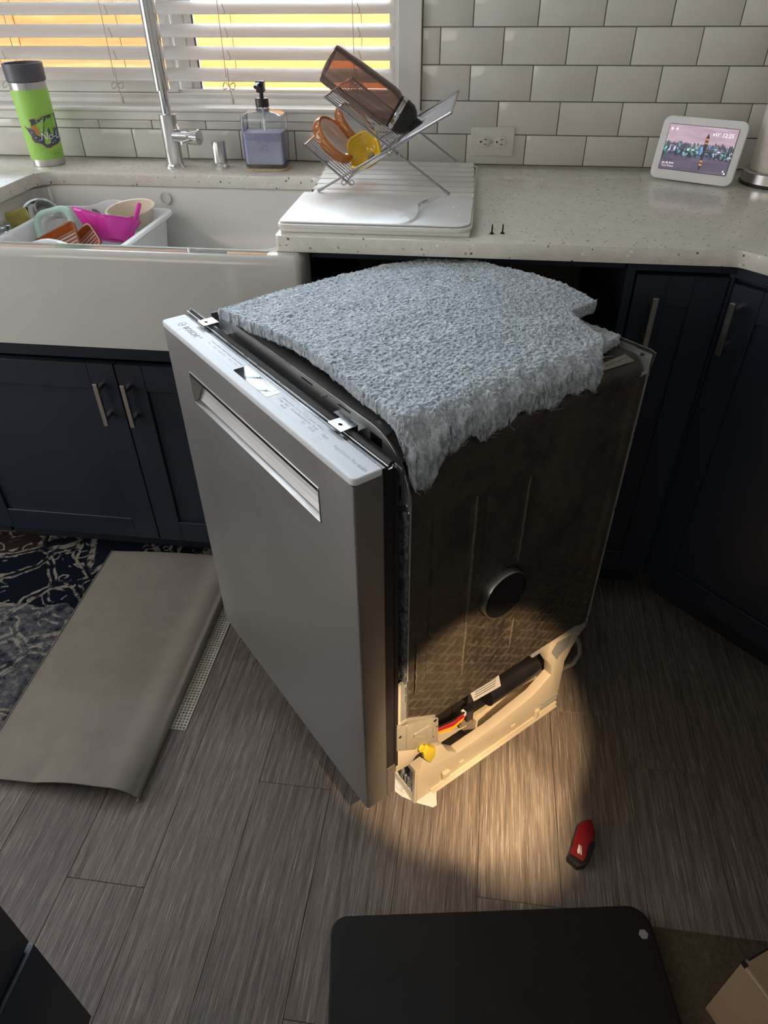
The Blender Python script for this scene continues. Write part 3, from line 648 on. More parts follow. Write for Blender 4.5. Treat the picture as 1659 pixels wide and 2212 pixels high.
# ================================================================== FAUCET, BUTTON, SOAP, TUMBLER
fc = thing('kitchen_faucet', 'tall brushed chrome kitchen faucet standing behind the sink', 'faucet', (-0.663, -0.092, 0.914))
MB().lathe([(0.027, 0), (0.027, 0.004), (0.0245, 0.0055), (0.024, 0.008), (0.0215, 0.008)], seg=36).build('base_flange', M['chrome'], fc)
MB().lathe([(0.0208, 0.008), (0.0208, 0.119), (0.0200, 0.120), (0.0128, 0.120)], seg=36).build('body', M['steel_v'], fc)
MB().cyl((0, 0, 0.119), (0, 0, 0.173), 0.0122, 28).build('riser', M['chrome'], fc)
MB().lathe([(0.0125, 0.170), (0.0182, 0.1705), (0.0182, 0.2405), (0.0176, 0.2412)], seg=36).build('collar', M['chrome'], fc)
pts = [(0, 0, 0.2412), (0, 0, 0.30), (0, 0, 0.40), (0, 0, 0.47)]+[(0, -0.11+0.11*math.cos(a), 0.47+0.11*math.sin(a)) for a in [PI*i/10 for i in range(1, 11)]]+[(0, -0.22, 0.42)]
MB().tube(pts, 0.0188, 28).build('spout', M['chrome'], fc)
MB().lathe([(0.017, 0.0), (0.019, -0.01), (0.018, -0.05)], (0, -0.22, 0.43), 24).build('spray_head', M['chrome'], fc)
HB = Vector((0.98, -0.2, 0)).normalized()
b = MB(); b.tube([(0.012, 0, 0.098), (0.017, -0.002, 0.086), (0.024, -0.004, 0.080), (0.034, -0.007, 0.078)], 0.009, 14)
b.build('handle_neck', M['chrome'], fc)
MB().lathe([(0.0165, 0.012), (0.0165, 0.052), (0.0160, 0.0525), (0.0160, 0.0535), (0.0175, 0.054), (0.0175, 0.082), (0.0168, 0.083), (0, 0.083)], (0, 0, 0.071), 30, HB).build('handle_barrel', M['chrome'], fc)
MB().cyl((0.066, -0.018, 0.068), (0.046, -0.052, 0.064), 0.0042, 12, 0.0038).build('lever', M['chrome'], fc)
ab = thing('sink_button', 'short round chrome button cap on the counter beside the faucet', 'air switch', (-0.543, -0.088, 0.914))
MB().lathe([(0.0225, 0), (0.0225, 0.006), (0.0205, 0.008), (0.0205, 0.012), (0.0175, 0.013)], seg=10).build('collar', M['chrome'], ab)
MB().lathe([(0.0175, 0.011), (0.0175, 0.058), (0.016, 0.061), (0, 0.0615)], seg=32).build('cap', M['steel_v'], ab)

sd = thing('soap_dispenser', 'square clear glass bottle of lavender soap with a black pump', 'soap dispenser', (-0.419, -0.083, 0.9185), 0.03)
def rr_loft(b, levels, cap=True):
    L = [[(x, y, z) for x, y in rrect(-hx, hx, -hy, hy, r, 4)] for (hx, hy, r, z) in levels]
    R = ring_loft(b, L)
    if cap: b.b.faces.new(R[0][::-1]); b.b.faces.new(R[-1])
    return R
b = MB(); rr_loft(b, [(0.044, 0.029, 0.006, 0.0), (0.0505, 0.035, 0.007, 0.004), (0.0515, 0.036, 0.007, 0.06), (0.0515, 0.036, 0.007, 0.108), (0.049, 0.034, 0.007, 0.116), (0.040, 0.028, 0.008, 0.121), (0.018, 0.017, 0.0165, 0.125), (0.0145, 0.0145, 0.014, 0.130), (0.0145, 0.0145, 0.014, 0.136)], False)
b.build('bottle', M['clear'], sd, 40)
b = MB(); rr_loft(b, [(0.040, 0.025, 0.005, 0.006), (0.0475, 0.032, 0.006, 0.010), (0.0485, 0.033, 0.006, 0.080)]); b.build('liquid', M['soap'], sd, 40)
MB().lathe([(0.0162, 0.132), (0.0162, 0.148), (0.015, 0.150), (0.0055, 0.150)], seg=26).build('collar', M['black_plastic'], sd)
b = MB(); b.cyl((0, 0, 0.149), (0, 0, 0.163), 0.0052, 14); b.box(-0.0095, 0.0095, -0.010, 0.010, 0.162, 0.186, bev=0.002, seg=2); b.tube([(0, -0.006, 0.179), (-0.003, -0.022, 0.180), (-0.004, -0.034, 0.176)], 0.0045, 10); b.build('pump', M['black_plastic'], sd)
MB().tube([(0, 0, 0.14), (0.001, 0.001, 0.07), (0.004, 0.0, 0.012)], 0.0028, 8).build('dip_tube', M['ink_white'], sd)
b = MB()                                                        # raised oak-leaf emblem moulded on the front
for (dx, dz, a) in ((0, 0.0, 0.2), (-0.010, 0.006, 0.9), (0.010, 0.006, -0.5), (-0.006, -0.008, 1.6), (0.007, -0.008, -1.3)):
    b.sphere((dx, -0.0362, 0.052+dz), 0.0075, 10, (0.8, 0.12, 0.45 if abs(a) < 1 else 0.8))
b.build('moulded_emblem', M['clear'], sd)
tr_ = tag(MB().prism(rrect(-0.056, 0.056, -0.042, 0.042, 0.02, 6), 2, 0, 0.0045, bev=0.0012).build('soap_coaster', M['cork'], None), 'thin cork coaster under the lavender soap bottle', 'coaster'); tr_.location = (-0.418, -0.086, 0.914); tr_.rotation_euler = (0, 0, 0.03)

tb = thing('tumbler', 'lime green insulated tumbler with a dark lid and a dark sticker', 'tumbler', (-1.012, -0.092, 0.914))
MB().lathe([(0.0385, 0), (0.0400, 0.0015), (0.0405, 0.017)], seg=48).build('steel_base', M['steel'], tb)
MB().lathe([(0.0412, 0.017), (0.0414, 0.020), (0.0440, 0.169), (0.0438, 0.172), (0.0425, 0.172)], seg=56).build('sleeve', M['green'], tb, 50)
MB().lathe([(0.0425, 0.170), (0.0425, 0.187), (0.0415, 0.188)], seg=48).build('steel_band', M['steel'], tb)
MB().lathe([(0.0430, 0.187), (0.0462, 0.190), (0.0472, 0.226), (0.0465, 0.2265), (0.0430, 0.2255), (0.0425, 0.212), (0, 0.212)], seg=48).build('lid', M['lid_grey'], tb, 40)
def wrap(me, a0, z0, off):
    """Bend a flat (x,y) mesh around the tumbler: x -> angle from a0, y -> height."""
    for vtx in me.vertices:
        x, y, z = vtx.co; R = 0.0412+(z0+y-0.017)/0.152*0.0028+off+z; a = a0+x/0.0425
        vtx.co = (R*math.cos(a), R*math.sin(a), z0+y)
    me.update(); return me
def flat_poly(poly, name, mat, n=3):
    b = MB(); f = b.b.faces.new([b.b.verts.new((x, y, 0)) for x, y in poly]); bmesh.ops.triangulate(b.b, faces=[f])
    for _ in range(n): bmesh.ops.subdivide_edges(b.b, edges=[e for e in b.b.edges if e.calc_length() > 0.006], cuts=1)
    return b.mesh(name, mat, 60)
A0 = math.radians(-112)
wa = [(0.0, 0.052), (0.008, 0.047), (0.016, 0.046), (0.021, 0.049), (0.022, 0.058), (0.019, 0.064), (0.026, 0.066), (0.06, 0.071), (0.098, 0.074), (0.099, 0.012), (0.088, 0.011), (0.078, 0.007), (0.062, 0.004), (0.050, 0.0), (0.042, 0.002), (0.036, 0.010), (0.026, 0.013), (0.018, 0.014), (0.014, 0.022), (0.014, 0.030), (0.008, 0.040), (0.004, 0.046)]
def grow(p, k): cx, cy2 = 0.05, 0.036; return [(cx+(x-cx)*k, cy2+(y-cy2)*k) for x, y in p]
st = put('sticker', wrap(flat_poly(grow(wa, 1.03), 'sticker', M['red_ink']), A0, 0.044, 0.0004), tb)
put('sticker_print', wrap(flat_poly(grow(wa, 0.985), 'sticker_print', M['slate']), A0, 0.044, 0.0007), st)
put('sticker_print', wrap(flat_poly([(0.021, 0.05), (0.028, 0.055), (0.036, 0.046), (0.037, 0.034), (0.032, 0.028), (0.027, 0.032), (0.024, 0.042), (0.017, 0.046)], 'bay', M['orange_ink']), A0, 0.044, 0.0010), st)
for (hx, hy, w, h) in ((0.066, 0.048, 0.010, 0.013), (0.056, 0.050, 0.008, 0.011), (0.075, 0.050, 0.008, 0.011), (0.062, 0.058, 0.008, 0.010), (0.071, 0.059, 0.008, 0.010), (0.067, 0.035, 0.007, 0.010)):
    put('sticker_print', wrap(flat_poly([(hx, hy+h), (hx-w*0.7, hy+h*0.3), (hx-w*0.5, hy-h*0.4), (hx, hy-h), (hx+w*0.5, hy-h*0.4), (hx+w*0.7, hy+h*0.3)], 'hop', M['hop'], 1), A0, 0.044, 0.0010), st)
for (hx, hy) in ((0.034, 0.060), (0.042, 0.052), (0.045, 0.061), (0.050, 0.066), (0.040, 0.040), (0.046, 0.034), (0.052, 0.012), (0.060, 0.010), (0.068, 0.013), (0.022, 0.024), (0.030, 0.018), (0.016, 0.036)):
    put('sticker_print', wrap(flat_poly([(hx, hy), (hx+0.004, hy+0.0006), (hx+0.004, hy+0.0018), (hx, hy+0.0012)], 'dash', M['ink_white'], 0), A0, 0.044, 0.0010), st)
tm = text_mesh('No-Li', 0.024, M['ink_white'], 0.0001, shear=0.25)
for vtx in tm.vertices: vtx.co.x += 0.034; vtx.co.y += 0.019
put('lettering', wrap(tm, A0, 0.044, 0.0013), st)
tm = text_mesh('YETI', 0.0115, M['green_dark'], 0.0001)
put('lettering', wrap(tm, math.radians(-40), 0.024, 0.0004), tb)
for (x0, x1, y0, y1) in ((-0.004, 0.030, -0.004, -0.0034), (-0.004, 0.030, 0.0115, 0.0121), (-0.004, -0.0034, -0.004, 0.012), (0.0294, 0.030, -0.004, 0.012)):
    put('embossed_frame', wrap(flat_poly([(x0, y0), (x1, y0), (x1, y1), (x0, y1)], 'frame_line', M['green_dark'], 2), math.radians(-40), 0.024, 0.0004), tb)

# ================================================================== DRAINING BOARD, RACK AND WHAT IS ON IT
db = thing('drying_board', 'pale grooved stone drying board at the edge of the sink', 'drying board', (0, 0, 0.914), 0)
MB().box(-0.252, 0.113, -0.622, -0.055, 0.0, 0.009, bev=0.003, seg=2).build('base', M['stone'], db)
ys = [-0.060, -0.108, -0.157, -0.206, -0.255, -0.304, -0.353, -0.402, -0.440]
sl = {}
for i, (a, c) in enumerate(zip(ys, ys[1:])):
    L = -0.262+0.004*i
    o = MB().prism(rrect(L, 0.104+0.0015*i, c+0.0030, a-0.0030, (0.008, 0.002, 0.002, 0.008), 3), 2, 0.0088, 0.0165, bev=0.001).build('slat', M['stone'], db)
for a in ys[1:-1]: MB().box(-0.247, 0.108, a-0.0028, a+0.0028, 0.0088, 0.0153).build('groove_shade_strip', M['grey_plastic'], db, 0)  # dark strips filling the grooves stand in for their shade
MB().prism(rrect(-0.256, 0.116, -0.625, -0.4415, (0.03, 0.004, 0.012, 0.03), 6), 2, 0.0088, 0.0155, bev=0.001).build('front_slab', M['stone'], db)
MB().prism(rrect(-0.254, 0.112, -0.618, -0.395, (0.028, 0.004, 0.01, 0.028), 6), 2, 0.0167, 0.0195, bev=0.001).build('tray', M['stone_wet'], db)
for i, (x, y, a, c) in enumerate(((0.075, -0.49, 0.004, 0.016), (0.085, -0.49, 0.016, 0.004), (0.078, -0.53, 0.020, 0.0035), (0.087, -0.55, 0.0035, 0.020), (0.077, -0.575, 0.016, 0.0035))):
    MB().box(x-a/2, x+a/2, y-c/2, y+c/2, 0.0192, 0.0200, bev=0.0003).build('raised_mark', M['stone'], db)

RK = thing('dish_rack', 'folding chrome wire dish rack standing open on the pale board', 'dish rack', (0, 0, 0))
yF, yR = -0.395, -0.080
Cx, Cz = -0.060, 1.014
LW, RWt, FL, FR = (-0.197, 1.112), (0.057, 1.086), (-0.223, 0.9355), (0.061, 0.9355)
TC, TT = (-0.158, 0.956), (-0.246, 1.024)
for y in (yF, yR):
    for a, c, nm in ((FL, RWt, 'frame_rod'), (FR, LW, 'frame_rod'), ((-0.150, 0.9485), TT, 'tray_rod')):
        MB().tube([(a[0], y, a[1]), (c[0], y, c[1])], 0.0024, 10).build(nm, M['wire_steel'], RK)
    for f, g_ in ((FL, (Cx, Cz)), (FR, (Cx, Cz))):
        v = (Vector((g_[0], 0, g_[1]))-Vector((f[0], 0, f[1]))).normalized()
        MB().cyl((f[0], y, f[1]), (f[0]+v.x*0.014, y, f[1]+v.z*0.014), 0.0032, 10).build('foot_tip', M['clear_plastic'], RK)
for (x, z) in (LW, RWt, (Cx, Cz), TC, TT): MB().tube([(x, yF, z), (x, yR, z)], 0.0022, 8).build('cross_bar', M['wire_steel'], RK)
wy = [yF+(yR-yF)*i/17 for i in range(1, 17)]
for y in wy:
    for a, c in (((Cx, Cz), LW), ((Cx, Cz), RWt), (TC, (Cx, Cz)), (TC, TT)):
        MB().tube([(a[0], y, a[1]+0.001), (c[0], y, c[1]+0.001)], 0.0011, 6).build('wire', M['wire_steel'], RK, 60)
for (x, z) in ((Cx, Cz), TC):
    for dx in (-0.007, 0.010): MB().tube([(x+dx+0.005*math.cos(t), yF-0.003, z-0.002+0.005*math.sin(t)) for t in [2*PI*i/10 for i in range(10)]], 0.0012, 6, True).build('hinge_ring', M['wire_steel'], RK)

bt = thing('amber_jug', 'large smoky brown bottle with a black lid lying slanted in the dish rack', 'bottle', (-0.222, -0.232, 1.157), 0)
ax = Vector((0.843, 0.02, -0.537)).normalized()
MB().lathe([(0, 0.002), (0.035, 0.002), (0.040, 0.005), (0.041, 0.02), (0.041, 0.150), (0.039, 0.163), (0.034, 0.172), (0.033, 0.180)], (0, 0, 0), 40, ax, False).build('jar', M['amber_deep'], bt, 40)
MB().lathe([(0.0358, 0.176), (0.0362, 0.178), (0.0362, 0.184), (0.0355, 0.186)], (0, 0, 0), 36, ax, False).build('steel_ring', M['chrome'], bt)
MB().lathe([(0.0345, 0.170), (0.0352, 0.186), (0.0355, 0.190), (0.0335, 0.204), (0.026, 0.215), (0.020, 0.219), (0.0165, 0.221), (0.0165, 0.224)], (0, 0, 0), 36, ax).build('dark_shoulder', M['black_plastic'], bt)
b = MB(); b.lathe([(0.0150, 0.222), (0.0165, 0.225), (0.0165, 0.233), (0.0175, 0.235), (0.0165, 0.237), (0, 0.237)], (0, 0, 0), 24, ax)
b.build('stopper', M['black_rubber'], bt)
nrm = ax.orthogonal()

def amber_dish(loc, nrm, r, label, gname='amber glass dishes in the rack'):
    t = thing('amber_dish', label, 'dish', loc, group=gname)
    b = MB(); q = nrm
    b.lathe([(r*0.80, -0.008), (r*0.97, -0.010), (r, -0.002), (r*0.985, 0.006), (r*0.92, 0.010), (r*0.82, 0.008)], (0, 0, 0), 44, q, False)
    b.build('rim', M['amber'], t, 60)
    MB().lathe([(0, -0.007), (r*0.6, -0.007), (r*0.82, 0.002), (r*0.86, 0.008)], (0, 0, 0), 40, q, False).build('bowl', M['milk'], t, 60)
    for i in range(20):
        a = 2*PI*i/20; pass
    return t
amber_dish((-0.203, -0.285, 1.016), Vector((0.70, -0.16, 0.69)).normalized(), 0.056, 'clear round dish with an amber rim leaning lower in the rack tray')
amber_dish((-0.168, -0.205, 1.030), Vector((0.70, -0.16, 0.69)).normalized(), 0.058, 'clear round dish with an amber rim leaning behind the first one')
yd = thing('ruffled_dish', 'shiny mustard yellow ruffled dish propped in the rack', 'dish', (-0.124, -0.300, 0.990))
def ruf(u, v):
    a = 2*PI*u; r = 0.010+0.036*v; w = 0.010*v*v*math.sin(3*a+0.6)+0.004*v*math.sin(5*a)
    P = Vector((r*math.cos(a)*0.9, r*math.sin(a)*0.95, 0.030*v*v-0.01+w))
    return Matrix.Rotation(math.radians(48), 3, 'X') @ (Matrix.Rotation(math.radians(-28), 3, 'Y') @ P)
b = MB(); b.grid(ruf, 48, 12, True); me = b.mesh('bowl', M['yellow_glass'], 80); o = put('bowl', me, yd)
md = o.modifiers.new('thick', 'SOLIDIFY'); md.thickness = 0.005; md.offset = 0
b = MB(); b.tube([ruf(i/48, 1.0) for i in range(48)], 0.0038, 8, True); b.build('rolled_rim', M['yellow_glass'], yd, 80)
# twisted scrap of clear film on the board
def film(u, v):
    t = u; w = 0.004+0.012*abs(t-0.45)*1.6
    x = -0.012+0.040*t+0.006*math.sin(7*t); y = -0.600+0.145*t
    return (x+(v-0.5)*w*2*math.cos(3*t), y, 0.9345+0.006+0.005*math.sin(9*t+4*v)+(v-0.5)*0.008*math.sin(5*t))
tag(MB().grid(film, 22, 7).build('plastic_film', M['clear_plastic'], None, 80), 'twisted scrap of clear film lying on the drying board tray', 'film')

# ================================================================== OUTLET, DISPLAY, TOWEL HOLDER, SCREWS
ot = thing('wall_outlet', 'white double wall outlet mounted sideways on the tiles', 'outlet', (0.1435, -0.0005, 0.968))
MB().prism(rrect(-0.054, 0.054, -0.0325, 0.0325, 0.003, 3), 1, -0.005, 0.001, bev=0.0018).build('plate', M['socket_white'], ot)
for dx in (-0.0205, 0.0195):
    f = MB().prism([(dx+0.0145*math.cos(t), max(-0.0125, min(0.0125, 0.0155*math.sin(t)))) for t in [2*PI*i/28 for i in range(28)]], 1, -0.0075, -0.003, bev=0.0008).build('receptacle', M['socket_white'], ot)
    for (sx_, sz_, w, h) in ((0.004, 0.0055, 0.0075, 0.0018), (0.004, -0.0055, 0.0065, 0.0018)):
        MB().box(dx+sx_-w/2, dx+sx_+w/2, -0.0078, -0.0060, sz_-h/2, sz_+h/2).build('slot', M['black_plastic'], f, 0)
    MB().lathe([(0.0024, 0), (0.0024, 0.002), (0, 0.002)], (dx-0.0075, -0.0060, 0), 12, (0, -1, 0)).build('slot', M['black_plastic'], f)
MB().lathe([(0.003, 0), (0.0028, 0.0012), (0, 0.0014)], (-0.0005, -0.005, 0), 14, (0, -1, 0)).build('plate_screw', M['nickel'], ot)

hub = thing('smart_display', 'pale smart display showing a night skyline and the time', 'smart display', (0.600, -0.1545, 0.914), math.atan2(-0.4686, 0.8834))
TAU = math.radians(15.5)
Tm = Matrix.Translation((0, 0, 0.003)) @ Matrix.Rotation(-TAU, 4, 'X')    # local: x along width, z up the leaning face, y depth
W2, HH = 0.093, 0.131
b = MB(); b.prism(rrect(-W2, W2, 0, HH, 0.017, 7), 1, -0.0, 0.010, bev=0.003); b.xf(Tm); b.build('housing', M['hub_white'], hub, 40)
b = MB(); b.prism([(0.016, 0.0), (0.075, 0.0), (0.072, 0.02), (0.046, 0.095), (0.034, 0.090), (0.018, 0.02)], 0, -0.055, 0.055, bev=0.004); b.build('stand', M['hub_white'], hub, 40)
SW, SZ0, SZ1 = 0.0765, 0.0205, 0.1145
b = MB(); b.prism(rrect(-SW, SW, SZ0, SZ1, 0.002, 2), 1, -0.0009, 0.0005); b.xf(Tm); glassp = b.build('bezel', M['black_plastic'], hub)
pm = MB().quad((-SW+0.001, SZ0+0.001, 0), (SW-0.001, SZ0+0.001, 0), (SW-0.001, SZ1-0.001, 0), (-SW+0.001, SZ1-0.001, 0)).mesh('screen', M['screen_photo'], 0)
F = Tm @ Matrix.Translation((0, -0.0011, 0)) @ Matrix.Rotation(PI/2, 4, 'X')     # screen plane: x right, y up
scr = put('screen', pm, hub); scr.matrix_local = F
Fi = Matrix.Translation((0, 0, 0.0002))
def on_screen(poly, mat, name):
    b = MB(); b.b.faces.new([b.b.verts.new((x, y, 0)) for x, y in poly]); o = b.build(name, mat, scr, 0); o.matrix_local = Matrix.Translation((0, 0, 0.0003)); return o
yh = SZ0+0.47*(SZ1-SZ0)
on_screen([(0.011, yh), (0.011, yh+0.028), (0.0135, yh+0.034), (0.0145, yh+0.037), (0.0155, yh+0.034), (0.018, yh+0.028), (0.018, yh)], M['glow_dark'], 'tower')
for (x, y, h) in ((0.0125, yh+0.022, 0.004), (0.0153, yh+0.022, 0.004), (0.0125, yh+0.015, 0.003), (0.0153, yh+0.015, 0.003), (0.0125, yh-0.022, 0.004), (0.0155, yh-0.022, 0.004), (0.0125, yh-0.029, 0.004), (0.0155, yh-0.029, 0.004)):
    on_screen([(x, y), (x+0.0018, y), (x+0.0018, y+h), (x, y+h)], M['glow_orange'], 'tower_light').matrix_local = Matrix.Translation((0, 0, 0.0005))
on_screen([(0.011, yh-0.001), (0.018, yh-0.001), (0.017, yh-0.034), (0.0145, yh-0.040), (0.012, yh-0.034)], M['glow_dark'], 'tower_reflection')
for k in range(3): on_screen([(0.020, yh-0.002+0.005*k), (0.073, yh+0.000+0.0042*k), (0.073, yh+0.0008+0.0042*k), (0.020, yh-0.0012+0.005*k)], M['glow_dark'], 'bridge_rail')
on_screen([(0.066, yh-0.014), (0.0675, yh-0.014), (0.0675, yh+0.016), (0.066, yh+0.016)], M['glow_dark'], 'bridge_post')
for (tx, x, y, s) in (('12:25', 0.043, SZ1-0.0185, 0.0115), ('53°', 0.028, SZ1-0.0172, 0.0085)):
    text(tx, s, M['glow_white'], scr, Matrix.Translation((x, y, 0.0006)), depth=0.00005)
text('Jan 28, 2019', 0.0052, M['glow_white'], scr, Matrix.Translation((-SW+0.006, SZ0+0.0125, 0.0006)), depth=0.00005)
text('Your Photos', 0.0052, M['glow_pink'], scr, Matrix.Translation((-SW+0.006, SZ0+0.0065, 0.0006)), depth=0.00005)
for x in (-SW+0.008, -SW+0.019): on_screen([(x+0.003*math.cos(t), SZ1-0.010+0.003*math.sin(t)) for t in [2*PI*i/12 for i in range(12)]], M['glow_pink'], 'status_dot')
on_screen([(0.0235, SZ1-0.0165), (0.0265, SZ1-0.0165), (0.0265, SZ1-0.0135), (0.0245, SZ1-0.0125), (0.0235, SZ1-0.0145)], M['glow_white'], 'weather_icon')
for d_ in (0, 0.004): on_screen([(0.066+d_, SZ0+0.010-d_), (0.069+d_, SZ0+0.010-d_), (0.069+d_, SZ0+0.007-d_), (0.066+d_, SZ0+0.007-d_)], M['glow_white'], 'corner_icon')

th_ = thing('towel_holder', 'brushed steel paper towel stand with a dark round foot', 'towel holder', (0.797, -0.135, 0.914))
MB().lathe([(0.074, 0), (0.0775, 0.002), (0.0775, 0.005), (0.0755, 0.007)], seg=48).build('rubber_foot', M['black_rubber'], th_)
MB().lathe([(0.0755, 0.006), (0.0755, 0.027), (0.073, 0.0295), (0, 0.0295)], seg=48).build('weighted_base', M['steel'], th_, 30)
MB().cyl((0, 0, 0.029), (0, 0, 0.345), 0.006, 14).build('rod', M['chrome'], th_)
b = MB(); b.tube([(-0.018, -0.071, 0.012), (-0.018, -0.071, 0.18), (-0.018, -0.071, 0.26)], 0.0045, 10); b.sphere((-0.018, -0.071, 0.262), 0.006); b.build('tension_arm', M['chrome'], th_)
pr = thing('paper_towel_roll', 'roll of pale paper towel standing on the steel holder', 'paper towel', (0.797, -0.135, 0.9437))
MB().lathe([(0.019, 0), (0.061, 0), (0.062, 0.004), (0.062, 0.276), (0.061, 0.28), (0.019, 0.28), (0.019, 0)], seg=48, cap=False).build('roll', M['paper'], pr)
MB().lathe([(0.0185, 0.0005), (0.0185, 0.2795)], seg=24, cap=False).build('core', M['kraft'], pr)
for i, (x, y, lab) in enumerate(((0.1535, -0.592, 'small black screw standing on its head nearest the drying board'), (0.1735, -0.588, 'small black screw standing on its head farther from the drying board'))):
    t = thing('drywall_screw', lab, 'screw', (x, y, 0.914), group='pair of black screws on the counter')
    MB().lathe([(0.0042, 0), (0.0042, 0.0006), (0.0036, 0.0016), (0.0018, 0.0034), (0.0014, 0.0045)], seg=16).build('head', M['black_screw'], t)
    pf = [(0.0014, 0.004)]
    for k in range(9): pf += [(0.0013, 0.0048+k*0.0012), (0.0020-0.00008*k, 0.0054+k*0.0012)]
    pf += [(0.0012, 0.0160), (0.0, 0.0185)]
    MB().lathe(pf, seg=12).build('threaded_shank', M['black_screw'], t)

# ================================================================== THINGS IN THE SINK
tub = thing('dish_tub', 'white plastic dish tub with a raised handle end standing in the sink', 'dish tub', (-0.800, -0.365, 0.6875))
b = MB(); lv = []
def tubloop(hx, hy, r, z, hump=0.0):
    out = []
    for x, y in rrect(-hx, hx, -hy, hy, r, 6):
        h = hump*max(0, 1-(x/0.075)**2) if (y > hy-0.02 or y < -hy+0.02) else 0
        out.append((x, y, z+h))
    return out
def dense(lp, m=4):
    o = []
    for a, c in zip(lp, lp[1:]+lp[:1]):
        d = (Vector(c)-Vector(a)).length; k = max(1, int(d/0.02))
        for i in range(k): o.append((a[0]+(c[0]-a[0])*i/k, a[1]+(c[1]-a[1])*i/k))
    return o
base2 = dense(rrect(-1, 1, -1, 1, 0.0001, 1)) if False else None
def tub_ring(hx, hy, r, z, hump):
    pts = []
    P = rrect(-hx, hx, -hy, hy, r, 6)
    for (a, c) in zip(P, P[1:]+P[:1]):
        k = 14 if math.hypot(c[0]-a[0], c[1]-a[1]) > 0.05 else 1
        for i in range(k):
            x, y = a[0]+(c[0]-a[0])*i/k, a[1]+(c[1]-a[1])*i/k
            h = hump*max(0.0, math.cos(min(PI/2, abs(x)/0.085*PI/2)))**2 if abs(y) > hy-0.015 else 0.0
            pts.append((x, y, z+h))
    return pts
lv = [tub_ring(0.130, 0.145, 0.03, 0.0, 0), tub_ring(0.148, 0.160, 0.035, 0.140, 0.018), tub_ring(0.160, 0.170, 0.038, 0.141, 0.018), tub_ring(0.163, 0.173, 0.04, 0.146, 0.018), tub_ring(0.160, 0.170, 0.038, 0.151, 0.018), tub_ring(0.148, 0.159, 0.034, 0.151, 0.018), tub_ring(0.145, 0.157, 0.034, 0.146, 0.018), tub_ring(0.127, 0.142, 0.028, 0.004, 0)]
R = ring_loft(b, lv); b.b.faces.new(R[0][::-1]); b.b.faces.new(R[-1]); b.build('tub', M['tub_white'], tub, 50)
def bowlm(b, prof, T, seg=36, sx=1.0, sy=1.0):
    vs0 = len(b.b.verts); b.lathe(prof, (0, 0, 0), seg, None, False); b.b.verts.ensure_lookup_table()
    bmesh.ops.transform(b.b, matrix=T @ Matrix.Diagonal((sx, sy, 1, 1)), verts=b.b.verts[vs0:]); return b
# mint rimmed container
mc = thing('glass_container', 'square clear container with a mint green rim tilted in the dish tub', 'container', (-0.888, -0.345, 0.824), rot=(math.radians(56), math.radians(-12), 0.25)); mc.scale = (0.82, 0.82, 0.82)
b = MB(); R = ring_loft(b, [[(x, y, z) for x, y in rrect(-h, h, -h, h, r, 6)] for h, r, z in ((0.046, 0.028, -0.005), (0.058, 0.036, -0.005), (0.061, 0.038, 0.002), (0.058, 0.036, 0.008), (0.046, 0.028, 0.009), (0.042, 0.025, 0.004), (0.046, 0.028, -0.005))]); b.b.faces.new(R[0][::-1]) if False else None
b.build('seal_rim', M['mint'], mc, 60)
b = MB(); R = ring_loft(b, [[(x, y, z) for x, y in rrect(-h, h, -h, h, r, 6)] for h, r, z in ((0.044, 0.027, 0.004), (0.030, 0.018, 0.006), (0.028, 0.016, 0.001))]); b.b.faces.new(R[-1]); b.build('body', M['clear_plastic'], mc, 50)
b = MB(); b.sphere((0.004, 0.002, -0.012), 0.034, 14, (1.1, 0.9, 0.3)); b.build('food_wrap', M['label_white'], mc)
lc = thing('clear_cup', 'small clear plastic cup tilted on the corner of the dish tub', 'cup', (-0.958, -0.262, 0.842), rot=(math.radians(50), math.radians(20), 0.5))
b = MB(); bowlm(b, [(0.012, -0.012), (0.016, -0.010), (0.021, 0.012), (0.024, 0.014), (0.024, 0.017), (0.020, 0.016), (0.014, -0.006), (0, -0.007)], Matrix.Identity(4)); b.build('cup', M['clear_plastic'], lc)
for i, (loc, rx, ry, sc, lab) in enumerate((((-0.838, -0.425, 0.808), 48, -24, 1.0, 'amber fluted glass dish slanted in front of the mint rimmed container'), ((-0.786, -0.404, 0.806), 62, -38, 0.8, 'amber fluted glass dish tucked against the pink scoop'))):
    ad = thing('fluted_dish', lab, 'dish', loc, rot=(math.radians(rx), math.radians(ry), math.radians(8)), group='amber fluted dishes in the tub')
    b = MB(); R_ = ring_loft(b, [[(x, y, z) for x, y in rrect(-hx, hx, -hy, hy, r, 5)] for hx, hy, r, z in ((0.056*sc, 0.032*sc, 0.010, 0.016), (0.059*sc, 0.035*sc, 0.012, 0.016), (0.059*sc, 0.035*sc, 0.012, 0.011), (0.050*sc, 0.027*sc, 0.009, -0.004), (0.047*sc, 0.024*sc, 0.008, -0.004), (0.056*sc, 0.032*sc, 0.010, 0.016))])
    b.build('rim', M['amber'], ad, 60)
    MB().prism(rrect(-0.046*sc, 0.046*sc, -0.023*sc, 0.023*sc, 0.006, 4), 2, -0.0035, -0.0015).build('bowl', M['milk'], ad)
    for k in range(5): MB().tube([(-0.045*sc, (-0.018+0.009*k)*sc, 0.0005), (0.045*sc, (-0.018+0.009*k)*sc, 0.0005)], 0.0016, 6).build('flute', M['amber'], ad)
pk = thing('pink_scoop', 'bright magenta plastic scoop bowl with its handle sticking up in the dish tub', 'scoop', (-0.742, -0.352, 0.800), rot=(math.radians(-20), math.radians(14), 0.5))
